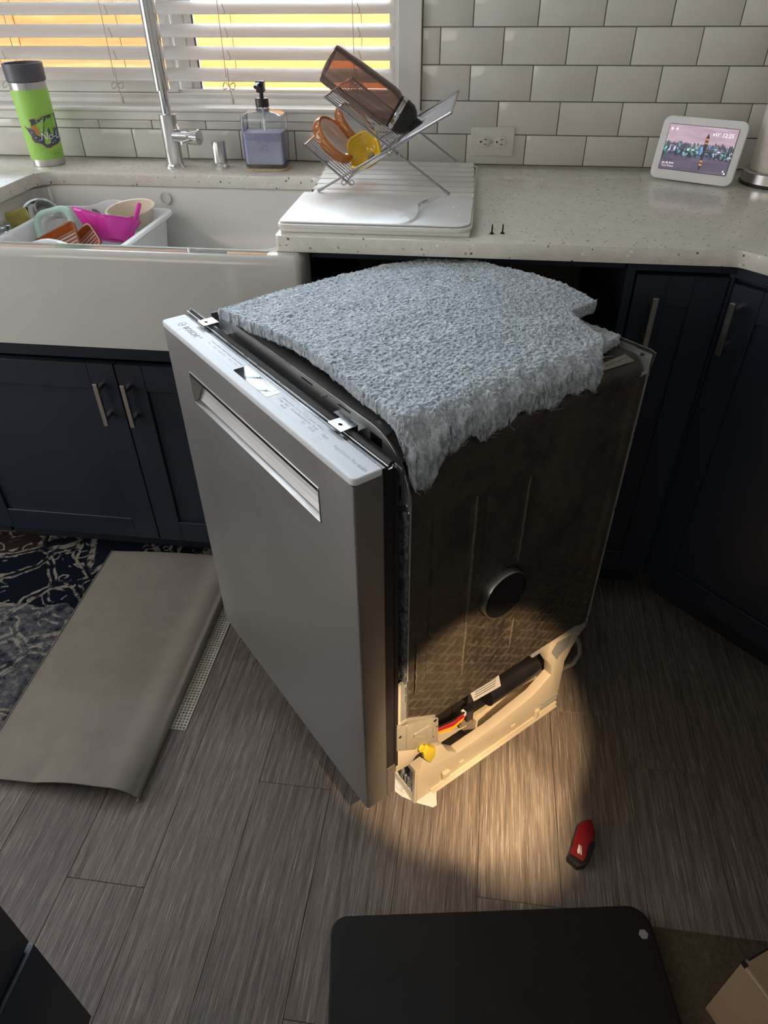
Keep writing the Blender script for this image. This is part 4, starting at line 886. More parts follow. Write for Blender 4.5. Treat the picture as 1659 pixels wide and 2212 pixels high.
def scoop(u, v):
    a = 2*PI*u; k = 1+0.55*max(0, math.cos(a-PI))**6
    r = (0.024+0.036*v**0.8)*k*(1+0.02*math.sin(18*a)*v); return (r*math.cos(a), 0.85*r*math.sin(a), 0.052*v+0.012*v*v*max(0, math.cos(a-PI))**4)
me = MB().grid(scoop, 72, 8, True).mesh('bowl', M['pink'], 70); o = put('bowl', me, pk); md = o.modifiers.new('thick', 'SOLIDIFY'); md.thickness = 0.0025
MB().lathe([(0.024, 0.0), (0, 0.001)], (0, 0, 0.001), 30, None, False).build('bottom', M['pink'], pk)
b = MB(); b.tube([(0.038, -0.004, 0.012), (0.046, -0.004, 0.050), (0.056, -0.004, 0.088), (0.058, -0.004, 0.094)], 0.0055, 10, rads=[0.005, 0.0052, 0.0056, 0.004]); b.build('handle', M['pink'], pk)
iv = thing('ivory_bowl', 'oval ivory plastic bowl resting at the back corner of the dish tub', 'bowl', (-0.722, -0.262, 0.818), rot=(math.radians(14), math.radians(-6), 0.15))
b = MB(); bowlm(b, [(0.0, -0.010), (0.030, -0.010), (0.038, -0.004), (0.052, 0.036), (0.055, 0.038), (0.055, 0.041), (0.051, 0.040), (0.036, 0.0), (0, -0.004)], Matrix.Identity(4), 44, 1.12, 0.78); b.build('bowl', M['ivory'], iv, 50)
ut = thing('spatula', 'dark flat kitchen spatula handle leaning out of the pink scoop', 'spatula', (-0.780, -0.300, 0.838), rot=(math.radians(-18), math.radians(32), -0.25))
MB().box(-0.035, 0.045, -0.008, 0.008, -0.0025, 0.0025, bev=0.0015).build('handle', M['grey_plastic'], ut)
MB().box(0.045, 0.085, -0.014, 0.014, -0.0015, 0.0015, bev=0.001).build('blade', M['grey_plastic'], ut)
gc = thing('travel_cup', 'white insulated cup with a steel collar and clear lid at the end of the sink', 'cup', (-0.990, -0.425, 0.6880))
MB().lathe([(0.026, 0.0), (0.028, 0.003), (0.0335, 0.135)], seg=40).build('body', M['tub_white'], gc)
MB().lathe([(0.0336, 0.135), (0.0338, 0.152), (0.033, 0.153)], seg=40).build('steel_collar', M['chrome'], gc)
MB().lathe([(0.0332, 0.153), (0.035, 0.156), (0.035, 0.162), (0.030, 0.164), (0.027, 0.159), (0, 0.159)], seg=40, cap=False).build('clear_lid', M['clear'], gc)
sg = tag(MB().prism(rrect(-0.035, 0.035, 0, 0.085, 0.006, 4), 1, -0.009, 0.009, bev=0.003).build('sponge', M['sponge'], None), 'olive yellow sponge leaning between the dish tub and the steel pot', 'sponge'); sg.location = (-0.985, -0.335, 0.775); sg.rotation_euler = (math.radians(-14), math.radians(-10), math.radians(28))
sp_ = thing('steel_pot', 'small shiny steel pot on its side in the far end of the sink', 'pot', (-0.975, -0.255, 0.815), rot=(math.radians(72), 0, math.radians(35)))
MB().lathe([(0.0, 0.0), (0.044, 0.0), (0.048, 0.004), (0.048, 0.060), (0.050, 0.061), (0.046, 0.060), (0.045, 0.006), (0, 0.004)], (0, 0, -0.03), 40, None, False).build('body', M['chrome'], sp_)
MB().tube([(0.047, 0, 0.012), (0.066, 0, 0.008), (0.068, 0, -0.012), (0.048, 0, -0.018)], 0.004, 8).build('handle', M['chrome'], sp_)

# ================================================================== DISHWASHER  (local X = along the door, 0 at its near corner and negative away; Y = depth; Z up)
DWX, DWY, DWT = 0.006, -1.3163, -0.8135
dw = thing('dishwasher', 'stainless dishwasher pulled out of its opening with bare dark side panel', 'dishwasher', (DWX, DWY, 0), DWT)
WD, ZT, ZB, DD = 0.594, 0.8387, 0.100, 0.0435
HX0, HX1, HZ0, HZ1 = -0.500, -0.086, 0.722, 0.777
# outer door skin: front plate with the pocket cut out, rounded vertical edges, side returns
b = MB()
def plate(b, x0, x1, z0, z1, hx0, hx1, hz0, hz1, y0, y1):
    xs, zs = [x0, hx0, hx1, x1], [z0, hz0, hz1, z1]
    for i in range(3):
        for k in range(3):
            if i == 1 and k == 1: continue
            b.quad((xs[i], y0, zs[k]), (xs[i+1], y0, zs[k]), (xs[i+1], y0, zs[k+1]), (xs[i], y0, zs[k+1]))
plate(b, -WD+0.004, -0.004, ZB, ZT-0.010, HX0, HX1, HZ0, HZ1, 0.0, 0.0)
for s in (0, 1):
    X = (lambda a: -a) if s == 0 else (lambda a: -WD+a)
    arc = [(0.004-0.004*math.sin(a), 0.004-0.004*math.cos(a)) for a in (0, PI/6, PI/3, PI/2)]
    for (a0, y0), (a1, y1) in zip(arc, arc[1:]): b.quad((X(a0), y0, ZB), (X(a1), y1, ZB), (X(a1), y1, ZT-0.010), (X(a0), y0, ZT-0.010))
    b.quad((X(0), 0.004, ZB), (X(0), DD, ZB), (X(0), DD, ZT-0.010), (X(0), 0.004, ZT-0.010))
b.quad((-WD, 0, ZB), (0, 0, ZB), (0, DD, ZB), (-WD, DD, ZB)); b.quad((-WD, DD, ZB), (0, DD, ZB), (0, DD, ZT-0.010), (-WD, DD, ZT-0.010))
bmesh.ops.remove_doubles(b.b, verts=b.b.verts, dist=1e-5)
door = b.build('door', M['door_steel'], dw, 30)
b = MB(); b.box(-0.0005, 0.0006, 0.002, 0.0195, 0.0, 0.0)if False else None
MB().box(-0.003, 0.0004, 0.044, 0.0625, ZB+0.0, 0.188, bev=0.0008).build('lower_flange', M['steel_v'], door)
b = MB(); y1 = 0.022
b.quad((HX0, 0, HZ0), (HX1, 0, HZ0), (HX1-0.002, y1*0.35, HZ0+0.003), (HX0+0.002, y1*0.35, HZ0+0.003))
N = 7
for i in range(N):
    t0, t1 = i/N, (i+1)/N
    f = lambda t: (y1*(0.35+0.65*math.sin(t*PI/2)), HZ0+0.003+(HZ1-HZ0-0.003)*t)
    (ya, za), (yb, zb) = f(t0), f(t1); b.quad((HX0+0.002, ya, za), (HX1-0.002, ya, za), (HX1-0.002, yb, zb), (HX0+0.002, yb, zb))
b.quad((HX0, 0, HZ0), (HX0+0.002, y1, HZ0), (HX0+0.002, y1, HZ1), (HX0, 0, HZ1)); b.quad((HX1, 0, HZ0), (HX1-0.002, y1, HZ0), (HX1-0.002, y1, HZ1), (HX1, 0, HZ1))
b.build('handle_pocket', M['steel'], door, 40)
b = MB(); b.box(HX0, HX1, 0.0, y1, HZ1-0.0012, HZ1+0.0002); b.box(HX0+0.002, HX1-0.002, y1-0.001, y1, HZ1-0.012, HZ1); b.box(HX0, HX1, 0.0006, 0.004, HZ1-0.0075, HZ1); b.build('pocket_shade_strip', M['black_plastic'], door, 0)  # black strips along the pocket top imitate the shade under its edge
b = MB()
for (x0, x1, z0, z1) in ((HX0-0.002, HX1+0.002, HZ1, HZ1+0.002), (HX0-0.002, HX0, HZ0-0.002, HZ1), (HX1, HX1+0.002, HZ0-0.002, HZ1), (HX0-0.002, HX1+0.002, HZ0-0.002, HZ0)): b.box(x0, x1, -0.0012, 0.002, z0, z1, bev=0.0005)
b.build('pocket_bezel', M['steel'], door)
MB().box(-0.0036, -0.0022, 0.0010, 0.0030, ZB+0.001, ZT-0.011).build('edge_bead', M['chrome'], door, 0)
# white control fascia
b = MB(); b.prism(rrect(-WD-0.0004, 0.0004, -0.0008, DD, (0.003, 0.003, 0.008, 0.008), 5), 2, ZT-0.0105, ZT, bev=0.0022, seg=3)
cpn = b.build('control_panel', M['white_enamel'], dw, 40)
b = MB(); b.prism(rrect(-WD+0.0006, -0.0006, 0.0002, DD-0.0005, 0.006, 4), 2, ZT-0.0125, ZT-0.0102); b.build('panel_gap', M['black_rubber'], cpn)
DX0, DX1, DY0, DY1 = -0.346, -0.240, 0.0145, 0.0375
dsp = MB().box(DX0, DX1, DY0, DY1, ZT-0.0005, ZT+0.0004, bev=0.0002).build('display_window', M['display_glass'], dw)
TZ = ZT+0.0005
def T(x, y, z=TZ): return Matrix.Translation((x, y, z))
text('Cycle time', 0.0085, M['ink_white'], dsp, T(-0.303, 0.0325, TZ+0.0002), depth=0.00004)
MB().box(-0.325, -0.264, 0.0295, 0.0301, TZ, TZ+0.0001).build('display_line', M['ink_white'], dsp, 0)
text('C', 0.006, M['ink_white'], dsp, T(-0.252, 0.0312, TZ+0.0002), depth=0.00004)
# maker's name with its ring emblem
text('BOSCH', 0.0145, M['ink'], cpn, T(-0.541, 0.0165), depth=0.00005)
b = MB()
def ring2(b, cx, cy2, r, w, n=28):
    for i in range(n):
        a, c = 2*PI*i/n, 2*PI*(i+1)/n
        b.quad(*[(cx+q*math.cos(t), cy2+q*math.sin(t), TZ) for q, t in ((r, a), (r-w, a), (r-w, c), (r, c))])
ring2(b, -0.555, 0.0215, 0.0072, 0.0007); ring2(b, -0.5585, 0.0215, 0.0034, 0.0006, 16) if False else None
for x0, x1, y0, y1_ in ((-0.5592, -0.5583, 0.0180, 0.0250), (-0.5517, -0.5508, 0.0180, 0.0250), (-0.5583, -0.5517, 0.0211, 0.0219)): b.quad((x0, y0, TZ), (x1, y0, TZ), (x1, y1_, TZ), (x0, y1_, TZ))
b.build('emblem', M['ink'], cpn, 0)
def dash(x, y, w, h, mat='ink'): return MB().quad((x, y, TZ), (x+w, y, TZ), (x+w, y+h, TZ), (x, y+h, TZ)).build('print_line', M[mat], cpn, 0)
for i in range(6):
    dash(-0.228+0.0186*i, 0.0325, 0.0158, 0.0013, 'ink'); dash(-0.233+0.0186*i, 0.0150, 0.0150, 0.0005, 'ink_pale')
    dash(-0.461+0.0186*i, 0.0325, 0.0158, 0.0010, 'ink'); dash(-0.466+0.0186*i, 0.0150, 0.0150, 0.0004, 'ink_pale')
for i, s in enumerate(('Delay', 'Half\nLoad', 'Delicate', 'Sanitize', 'Extra\nDry', 'Extra\nScrub')):
    text(s, 0.0062, M['ink'], cpn, T(-0.2285+0.0186*i, 0.0252), depth=0.00004)
for i, s in enumerate(('Auto', 'Heavy', 'Normal', 'Eco', 'Speed', 'Rinse')):
    text(s, 0.0052, M['ink_pale'], cpn, T(-0.460+0.0186*i, 0.0250), depth=0.00004)
text('Options', 0.0058, M['ink_pale'], cpn, T(-0.176, 0.0362), depth=0.00004)
def frame_print(x0, x1, y0, y1_, mat, w=0.0004):
    b = MB()
    for a0, a1, c0, c1 in ((x0, x1, y0, y0+w), (x0, x1, y1_-w, y1_), (x0, x0+w, y0, y1_), (x1-w, x1, y0, y1_)): b.quad((a0, c0, TZ), (a1, c0, TZ), (a1, c1, TZ), (a0, c1, TZ))
    return b.build('print_frame', M[mat], cpn, 0)
frame_print(-0.116, -0.088, 0.0135, 0.0345, 'ink_pale'); text('Start', 0.0078, M['ink'], cpn, T(-0.110, 0.0235), depth=0.00004); text('Reset', 0.0045, M['ink_pale'], cpn, T(-0.109, 0.0165), depth=0.00004); text('hold 3 sec', 0.0042, M['ink_pale'], cpn, T(-0.115, 0.0085), depth=0.00004)
frame_print(-0.497, -0.476, 0.0150, 0.0340, 'ink_pale'); text('On/Off', 0.0052, M['ink_pale'], cpn, T(-0.495, 0.0230), depth=0.00004)
text('SuperSilence Plus 42dBA', 0.0072, M['ink'], cpn, T(-0.078, 0.0215), depth=0.00004)
for x, y in ((-0.0085, 0.012), (-0.580, 0.036)): MB().lathe([(0.0012, 0), (0, 0.0001)], (x, y, TZ), 10).build('print_dot', M['ink_pale'], cpn)
# black inner frame of the door with its rubber lip
inner = MB().box(-WD+0.002, -0.001, DD, 0.0615, 0.178, ZT-0.002, bev=0.001).build('inner_frame', M['black_plastic'], dw)
lipp = [(DD+0.001, ZT-0.003), (0.052, ZT-0.003), (0.054, ZT+0.0015), (0.0575, ZT+0.004), (0.0615, ZT+0.003), (0.0625, ZT-0.004)]
MB().prism(lipp, 0, -WD-0.004, -0.0015).build('seal', M['black_rubber'], dw)
MB().tube([(-WD-0.008, 0.051, ZT+0.001), (-0.30, 0.0505, ZT+0.0005), (0.001, 0.051, ZT+0.0002)], 0.0012, 6).build('seal_bead', M['galv'], dw)
b = MB()
for e in (0.002, -WD-0.010):
    sg_ = 1 if e > -0.3 else -1
    b.tube([(e, 0.050, ZT-0.003), (e+0.004*sg_, 0.053, ZT+0.001), (e+0.001*sg_, 0.056, ZT+0.002), (e+0.005*sg_, 0.058, ZT-0.001), (e+0.002*sg_, 0.060, ZT+0.003)], 0.0009, 5)
    b.tube([(e, 0.060, ZT+0.002), (e+0.006*sg_, 0.066, ZT-0.006), (e+0.002*sg_, 0.068, ZT-0.012)], 0.0010, 5)
b.build('torn_seal_end', M['clear_plastic'], dw)
sw = MB().prism([(0.0615, 0.178), (0.0690, 0.178), (0.0690, ZT-0.020), (0.0665, ZT-0.012), (0.0615, ZT-0.006)], 0, -0.006, -0.0005).build('side_seal', M['black_rubber'], dw)
# mounting brackets on top
def bracket(x, w):
    o = thing  # part, not a thing
    b = MB(); n = 20; hx, hy = x, 0.0520
    outer = rrect(x-w/2, x+w/2, 0.0425, 0.0680, 0.001, 2)
    z0 = ZT+0.0058
    A = [(hx+0.0042*math.cos(t), hy+0.0029*math.sin(t)) for t in [2*PI*i/n for i in range(n)]]
    def outer_pt(t):
        dx, dy = math.cos(t), math.sin(t); k = 1e9
        for lim, d in ((x+w/2-hx, dx), (hx-(x-w/2), -dx), (0.0680-hy, dy), (hy-0.0425, -dy)):
            if d > 1e-6: k = min(k, lim/d)
        return (hx+dx*k, hy+dy*k)
    ts = sorted([2*PI*i/n for i in range(n)]+[math.atan2(yy_-hy, xx-hx) % (2*PI) for xx in (x-w/2, x+w/2) for yy_ in (0.0425, 0.0680)])
    for za in (z0, z0+0.0012):
        pass
    for t0, t1 in zip(ts, ts[1:]+[ts[0]+2*PI]):
        i0 = (hx+0.0042*math.cos(t0), hy+0.0029*math.sin(t0)); i1 = (hx+0.0042*math.cos(t1), hy+0.0029*math.sin(t1)); o0, o1 = outer_pt(t0), outer_pt(t1)
        for za in (z0, z0+0.0012): b.quad((*i0, za), (*o0, za), (*o1, za), (*i1, za))
        b.quad((*i0, z0), (*i1, z0), (*i1, z0+0.0012), (*i0, z0+0.0012)); b.quad((*o0, z0), (*o1, z0), (*o1, z0+0.0012), (*o0, z0+0.0012))
    bmesh.ops.remove_doubles(b.b, verts=b.b.verts, dist=1e-6)
    b.box(x-w/2, x+w/2, 0.0680, 0.0692, ZT-0.020, z0+0.0012); b.box(x-w/2, x+w/2, 0.0692, 0.092, ZT-0.020, ZT-0.0188)
    return b.build('mounting_bracket', M['galv'], dw, 30)
bracket(-0.1065, 0.031); bracket(-0.523, 0.026)
# steel front flange of the tub with rounded shoulders
fo = rrect(-WD+0.001, -0.001, 0.250, 0.8445, (0.085, 0.085, 0.004, 0.004), 12); fi_ = rrect(-WD+0.050, -0.050, 0.250, 0.795, (0.06, 0.06, 0.003, 0.003), 12)
b = MB(); N = len(fo)
for y, s in ((0.0865, 1), (0.0895, -1)):
    A = [b.b.verts.new((x, y, z)) for x, z in fo]; B = [b.b.verts.new((x, y, z)) for x, z in fi_]
    for i in range(N): b.b.faces.new((A[i], A[(i+1) % N], B[(i+1) % N], B[i]))
    if y == 0.0865: A0_, B0_ = A, B
for i in range(N): b.b.faces.new((A0_[i], A0_[(i+1) % N], A[(i+1) % N], A[i])); b.b.faces.new((B0_[i], B0_[(i+1) % N], B[(i+1) % N], B[i]))
flg = b.build('front_flange', M['darkgalv'], dw, 30)
b = MB(); arc_ = [(x-0.007 if x > -0.3 else x+0.007, z) for x, z in fo if z > 0.775]
for (xa, za), (xb, zb) in zip(arc_, arc_[1:]): b.quad((xa, 0.0890, za-0.0006), (xb, 0.0890, zb-0.0006), (xb, 0.118, zb-0.004), (xa, 0.118, za-0.004)); b.quad((xa, 0.118, za-0.004), (xb, 0.118, zb-0.004), (xb*0.98-0.006, 0.128, zb-0.018), (xa*0.98-0.006, 0.128, za-0.018))
bmesh.ops.remove_doubles(b.b, verts=b.b.verts, dist=1e-5); b.build('shoulder_strip', M['darkgalv'], dw, 50)
b = MB(); b.tube([(x, 0.0868, z) for x, z in fo[0:40]], 0.0011, 6); b.build('flange_edge', M['galv'], dw)
for (x, z, w, h) in ((-0.022, 0.770, 0.0035, 0.022), (-0.150, 0.838, 0.03, 0.0025), (-0.250, 0.838, 0.03, 0.0025)): MB().box(x-w/2, x+w/2, 0.0858, 0.0866, z-h/2, z+h/2).build('flange_slot', M['black_rubber'], flg, 0)
for (x, z, s) in ((-0.028, 0.752, 0.006), (-0.008, 0.757, 0.004), (-0.004, 0.748, 0.004)): MB().sphere((x, 0.0855, z), s, 8, (1, 0.5, 0.8)).build('sealant_blob', M['galv'], flg)
# dark felt strip on the edge
xs_, zs_ = 14, 120; b = MB(); nz = fract_noise((zs_, xs_), (60, 8), 3)
V = [[b.b.verts.new((-0.040+0.040*i/(xs_-1)+(0.002*(nz[k, 0]-0.5) if i in (0, xs_-1) else 0), 0.0845-0.006*nz[k, i]-0.002*math.sin(PI*i/(xs_-1)), 0.398+0.352*k/(zs_-1)+0.006*(nz[min(k, zs_-1), i]-0.5))) for i in range(xs_)] for k in range(zs_)]
for k in range(zs_-1):
    for i in range(xs_-1): b.b.faces.new((V[k][i], V[k][i+1], V[k+1][i+1], V[k+1][i]))
fs_ = b.build('felt_strip', M['felt_dark'], dw, 80); md = fs_.modifiers.new('thick', 'SOLIDIFY'); md.thickness = 0.004; md.offset = -1
# tub shell: top deck, far side, back
tp = MB(); tp.prism(rrect(-WD+0.004, -0.006, 0.09, 0.552, 0.01, 4), 2, 0.800, 0.812, bev=0.004)
tp.build('top_deck', M['black_plastic'], dw)
b = MB()                                                        # rolled shoulder between deck and side panel
for i in range(6):
    a0, a1 = i/6*PI/2, (i+1)/6*PI/2
    q = lambda a: (-0.002-0.028*(1-math.sin(PI/2-a+PI/2-PI/2)) if False else -0.030+0.028*math.cos(a), 0.811+0.027*math.sin(a))
    (xa, za), (xb, zb) = q(a0), q(a1); b.quad((xa, 0.089, za), (xa, 0.540, za), (xb, 0.540, zb), (xb, 0.089, zb))
b.quad((-0.030, 0.089, 0.838), (-0.030, 0.540, 0.838), (-0.075, 0.540, 0.8365), (-0.075, 0.089, 0.8365))
bmesh.ops.remove_doubles(b.b, verts=b.b.verts, dist=1e-5); b.build('rolled_shoulder', M['bitumen'], dw, 60)
b = MB(); b.quad((-0.0300, 0.36, 0.8386), (-0.0300, 0.528, 0.8386), (-0.0110, 0.528, 0.8345), (-0.0250, 0.36, 0.8382)); b.build('bare_metal_edge', M['nickel'], dw, 0)
MB().box(-WD+0.001, -WD+0.004, 0.09, 0.552, 0.25, 0.83).build('far_side_panel', M['bitumen'], dw, 0)
MB().box(-WD+0.004, -0.004, 0.5505, 0.5535, 0.25, 0.835).build('back_panel', M['darkgalv'], dw, 0)
for (x, y, sx_, sy_, z1, mt) in ((-0.360, 0.118, 0.05, 0.03, 0.829, 'grey_plastic'), (-0.318, 0.112, 0.028, 0.022, 0.834, 'grey_plastic'), (-0.275, 0.120, 0.05, 0.02, 0.825, 'grey_plastic'), (-0.20, 0.115, 0.09, 0.016, 0.822, 'grey_plastic')):
    MB().box(x-sx_/2, x+sx_/2, y-sy_/2, y+sy_/2, 0.811, z1, bev=0.003, seg=2).build('latch_housing', M[mt], dw)
b = MB(); b.box(-0.160, -0.118, 0.074, 0.108, 0.8305, 0.832); b.box(-0.118, -0.0985, 0.074, 0.0865, 0.8305, 0.832); b.quad((-0.112, 0.094, 0.832), (-0.084, 0.100, 0.846), (-0.080, 0.107, 0.828), (-0.108, 0.104, 0.822)); b.box(-0.135, -0.085, 0.095, 0.1, 0.811, 0.836)
b.build('latch_plate', M['galv'], dw, 0)
MB().tube([(-0.205, 0.082, 0.834), (-0.190, 0.088, 0.842), (-0.165, 0.094, 0.840), (-0.150, 0.096, 0.834)], 0.0009, 6).build('thin_wire', M['hose'], dw)
MB().box(-0.088, -0.062, 0.0862, 0.0872, 0.818, 0.832).build('latch_opening', M['black_rubber'], dw, 0)
# bitumen side panel with pressed ribs
sp_me = MB()
ny, nz_ = 90, 110
def panel(u, v):
    y = 0.0895+u*(0.548-0.0895); z = 0.252+v*(0.811-0.252); x = -0.002
    for (yc, z0, z1, w, d) in ((0.131, 0.36, 0.735, 0.004, -0.0035), (0.206, 0.335, 0.725, 0.005, 0.004), (0.232, 0.545, 0.725, 0.004, -0.003), (0.2315, 0.335, 0.385, 0.004, -0.003), (0.312, 0.545, 0.715, 0.005, 0.0035), (0.322, 0.335, 0.405, 0.005, 0.0035), (0.105, 0.345, 0.50, 0.003, -0.002)):
        yy2 = yc-0.00*(z-0.5); k = max(0, 1-abs(y-yy2)/w)
        if z0 < z < z1: x += d*min(1, 1.6*k)*min(1, (z-z0)/0.012)*min(1, (z1-z)/0.012)
    x += 0.004*max(0, min(1, (y-0.522)/0.012))
    return (x, y, z)
sp_me.grid(panel, ny*2, nz_); side = sp_me.build('side_panel', M['bitumen'], dw, 50)
for (yc, z0, z1, w) in ((0.206, 0.335, 0.725, 0.0030), (0.312, 0.545, 0.715, 0.0024), (0.322, 0.335, 0.405, 0.0026), (0.104, 0.36, 0.48, 0.0014)):
    b = MB(); npt = 24
    b.tube([(0.0004, yc+0.0006*math.sin(31*i/npt+yc*90), z0+(z1-z0)*i/npt) for i in range(npt+1)], w, 8, rads=[w*(0.35+0.65*math.sin(PI*min(1, max(0, i/npt*0.9+0.05)))**0.4) for i in range(npt+1)])
    b.xf(Matrix.Translation((0.0012, 0, 0)) @ Matrix.Diagonal((0.7, 1, 1, 1))); b.build('rib', M['scuffed'], dw, 60)
b = MB(); b.box(-0.006, 0.0005, 0.5395, 0.5545, 0.245, 0.812); b.box(-0.030, 0.0005, 0.5525, 0.5545, 0.812, 0.842); b.box(-0.080, -0.030, 0.5525, 0.5545, 0.80, 0.843)
b.build('rear_flange', M['darkgalv'], dw, 0)
b = MB(); b.tube([(0.0005, 0.555, 0.245), (0.0005, 0.555, 0.815), (0.004, 0.555, 0.8455), (-0.004, 0.555, 0.8475), (-0.10, 0.555, 0.8465), (-0.45, 0.555, 0.846)], 0.0012, 6); b.build('flange_edge', M['galv'], dw)
b = MB(); b.b.faces.new([b.b.verts.new(p) for p in ((0.003, 0.5535, 0.846), (-0.085, 0.5535, 0.8465), (-0.075, 0.505, 0.8375), (-0.028, 0.515, 0.8375), (-0.004, 0.528, 0.822), (0.0, 0.553, 0.80))]); b.build('corner_gusset', M['bitumen'], dw, 0)
MB().lathe([(0.0035, 0), (0.0035, 0.0006), (0, 0.0006)], (-0.012, 0.5452, 0.8395), 16, (0.12, -0.2, 1)).build('gusset_hole', M['black_rubber'], dw)
b = MB(); b.lathe([(0.0475, -0.002), (0.0475, 0.0115), (0.0465, 0.0132), (0.0450, 0.0138)], (0, 0.281, 0.494), 48, (1, 0, 0), False); b.build('cap_rim', M['nickel'], dw)
MB().lathe([(0.0452, 0.0132), (0, 0.0136)], (0, 0.281, 0.494), 48, (1, 0, 0), False).build('cap_face', M['black_plastic'], dw)
MB().lathe([(0.0475, 0.0), (0.0500, 0.0), (0.0500, 0.001)], (-0.001, 0.284, 0.492), 40, (1, 0, 0), False).build('cap_seat', M['black_rubber'], dw)
# cream plastic base
out = [(0.114, 0.0), (0.512, 0.0), (0.514, 0.062), (0.512, 0.150), (0.525, 0.183), (0.538, 0.200), (0.536, 0.236), (0.468, 0.244), (0.449, 0.250), (0.447, 0.203), (0.468, 0.165), (0.474, 0.132), (0.426, 0.100), (0.306, 0.080), (0.218, 0.080), (0.190, 0.112), (0.176, 0.145), (0.150, 0.160), (0.138, 0.143), (0.114, 0.102)]
MB().prism(out, 0, -0.022, -0.001, bev=0.0012).build('base_side', M['cream'], dw)
MB().box(-WD+0.002, -WD+0.022, 0.114, 0.512, 0.0, 0.14).build('base_far_side', M['cream'], dw, 0)
MB().box(-WD+0.02, -0.02, 0.16, 0.512, 0.004, 0.012).build('base_tray', M['cream'], dw, 0)
MB().box(-0.0015, 0.004, 0.150, 0.512, 0.012, 0.0155, bev=0.0008).build('base_lip', M['cream'], dw)
MB().box(-0.0015, 0.006, 0.155, 0.512, 0.0, 0.0045, bev=0.0008).build('base_lip', M['cream'], dw)
MB().box(-0.045, -0.020, 0.425, 0.535, 0.20, 0.245, bev=0.003).build('rear_pocket', M['grey_part'], dw)
MB().prism([(0.470, 0.238), (0.512, 0.232), (0.512, 0.198), (0.488, 0.188), (0.482, 0.176), (0.458, 0.216)], 0, -0.006, -0.0002).build('pocket_recess', M['grey_part'], dw, 0)
MB().prism([(0.500, 0.252), (0.552, 0.250), (0.556, 0.232), (0.538, 0.215), (0.530, 0.234)], 0, -0.012, 0.001, bev=0.001).build('rear_corner_clip', M['cream_metal'], dw)
b = MB(); b.box(-0.070, -0.0225, 0.285, 0.455, 0.030, 0.036); b.box(-0.070, -0.065, 0.285, 0.455, 0.036, 0.135); b.box(-0.070, -0.0225, 0.285, 0.290, 0.036, 0.105); b.box(-0.070, -0.0225, 0.450, 0.455, 0.036, 0.125)
b.build('base_well', M['cream'], dw, 0)
for i in range(5): MB().box(-0.0225, -0.0215, 0.33+0.02*i, 0.342+0.02*i, 0.083, 0.0845).build('moulded_mark', M['grey_part'], dw, 0)
for y0 in (0.225, 0.37): MB().box(-0.0012, 0.0018, y0, y0+0.012, 0.035, 0.040, bev=0.0005).build('moulded_mark', M['cream'], dw)
MB().box(-0.001, 0.008, 0.178, 0.196, 0.030, 0.050, bev=0.002).build('moulded_clip', M['cream'], dw); MB().box(-0.001, 0.007, 0.440, 0.452, 0.010, 0.040, bev=0.002).build('moulded_clip', M['cream'], dw)
MB().box(-0.0012, 0.0022, 0.460, 0.511, 0.026, 0.030).build('base_groove', M['grey_part'], dw, 0); MB().box(-0.0012, 0.0022, 0.460, 0.511, 0.040, 0.043).build('base_groove', M['grey_part'], dw, 0)
# front foot of the base: hollow box open towards the door
b = MB(); b.box(-0.075, -0.001, 0.1105, 0.116, 0.0, 0.030); b.box(-0.008, -0.001, 0.1105, 0.116, 0.030, 0.104); b.prism([(0.1105, 0.104), (0.1105, 0.118), (0.134, 0.150), (0.137, 0.143)], 0, -0.075, -0.001); b.box(-0.075, -0.068, 0.1105, 0.116, 0.03, 0.17)
b.build('front_foot', M['cream'], dw, 0)
MB().box(-0.30, -0.022, 0.130, 0.150, 0.003, 0.135).build('foot_hollow', M['grey_part'], dw, 0)
for i, (x, h) in enumerate(((-0.014, 0.022), (-0.024, 0.032), (-0.034, 0.026), (-0.045, 0.036))): MB().box(x-0.0025, x+0.0025, 0.112, 0.131, 0.030, 0.030+h).build('foot_rib', M['grey_part'], dw, 0)
MB().prism([(0.066, 0.228), (0.120, 0.205), (0.130, 0.190), (0.126, 0.168), (0.112, 0.165), (0.100, 0.150), (0.066, 0.155)], 0, -0.006, -0.002, bev=0.0008).build('hinge_cover', M['cream'], dw)
# metal hinge plate with pressed groove
hp = MB().prism([(0.066, 0.292), (0.090, 0.296), (0.152, 0.252), (0.160, 0.243), (0.163, 0.168), (0.140, 0.180), (0.120, 0.196), (0.108, 0.192), (0.066, 0.225)], 0, -0.004, 0.0005, bev=0.0008).build('hinge_plate', M['cream_metal'], dw)
MB().prism([(0.066, 0.296), (0.152, 0.256), (0.152, 0.259), (0.090, 0.300), (0.066, 0.300)], 0, -0.016, 0.0005).build('plate_flange', M['cream_metal'], hp)
b = MB(); b.tube([(0.0008, 0.128, 0.214), (0.0008, 0.104, 0.236), (0.0008, 0.104, 0.243), (0.0008, 0.138, 0.240), (0.0008, 0.148, 0.230), (0.0008, 0.150, 0.200)], 0.0022, 8); b.build('pressed_groove', M['cream_metal'], hp)
MB().tube([(0.0006, 0.0865, 0.285), (0.0006, 0.0875, 0.215)], 0.0018, 8).build('fold_line', M['cream_metal'], hp)
for (y, z, r) in ((0.152, 0.244, 0.0035), (0.157, 0.222, 0.0018), (0.150, 0.196, 0.0016), (0.073, 0.262, 0.003)): MB().lathe([(r, 0), (r, 0.0008), (0, 0.0008)], (0.0004, y, z), 10, (1, 0, 0)).build('plate_hole', M['black_rubber'], hp)
MB().box(-0.02, -0.0045, 0.070, 0.140, 0.150, 0.200).build('hinge_recess', M['black_rubber'], dw, 0)
MB().prism([(0.064, 0.405), (0.0745, 0.400), (0.0745, 0.298), (0.064, 0.300)], 0, -0.006, -0.001).build('hinge_arm', M['cream'], dw, 0)
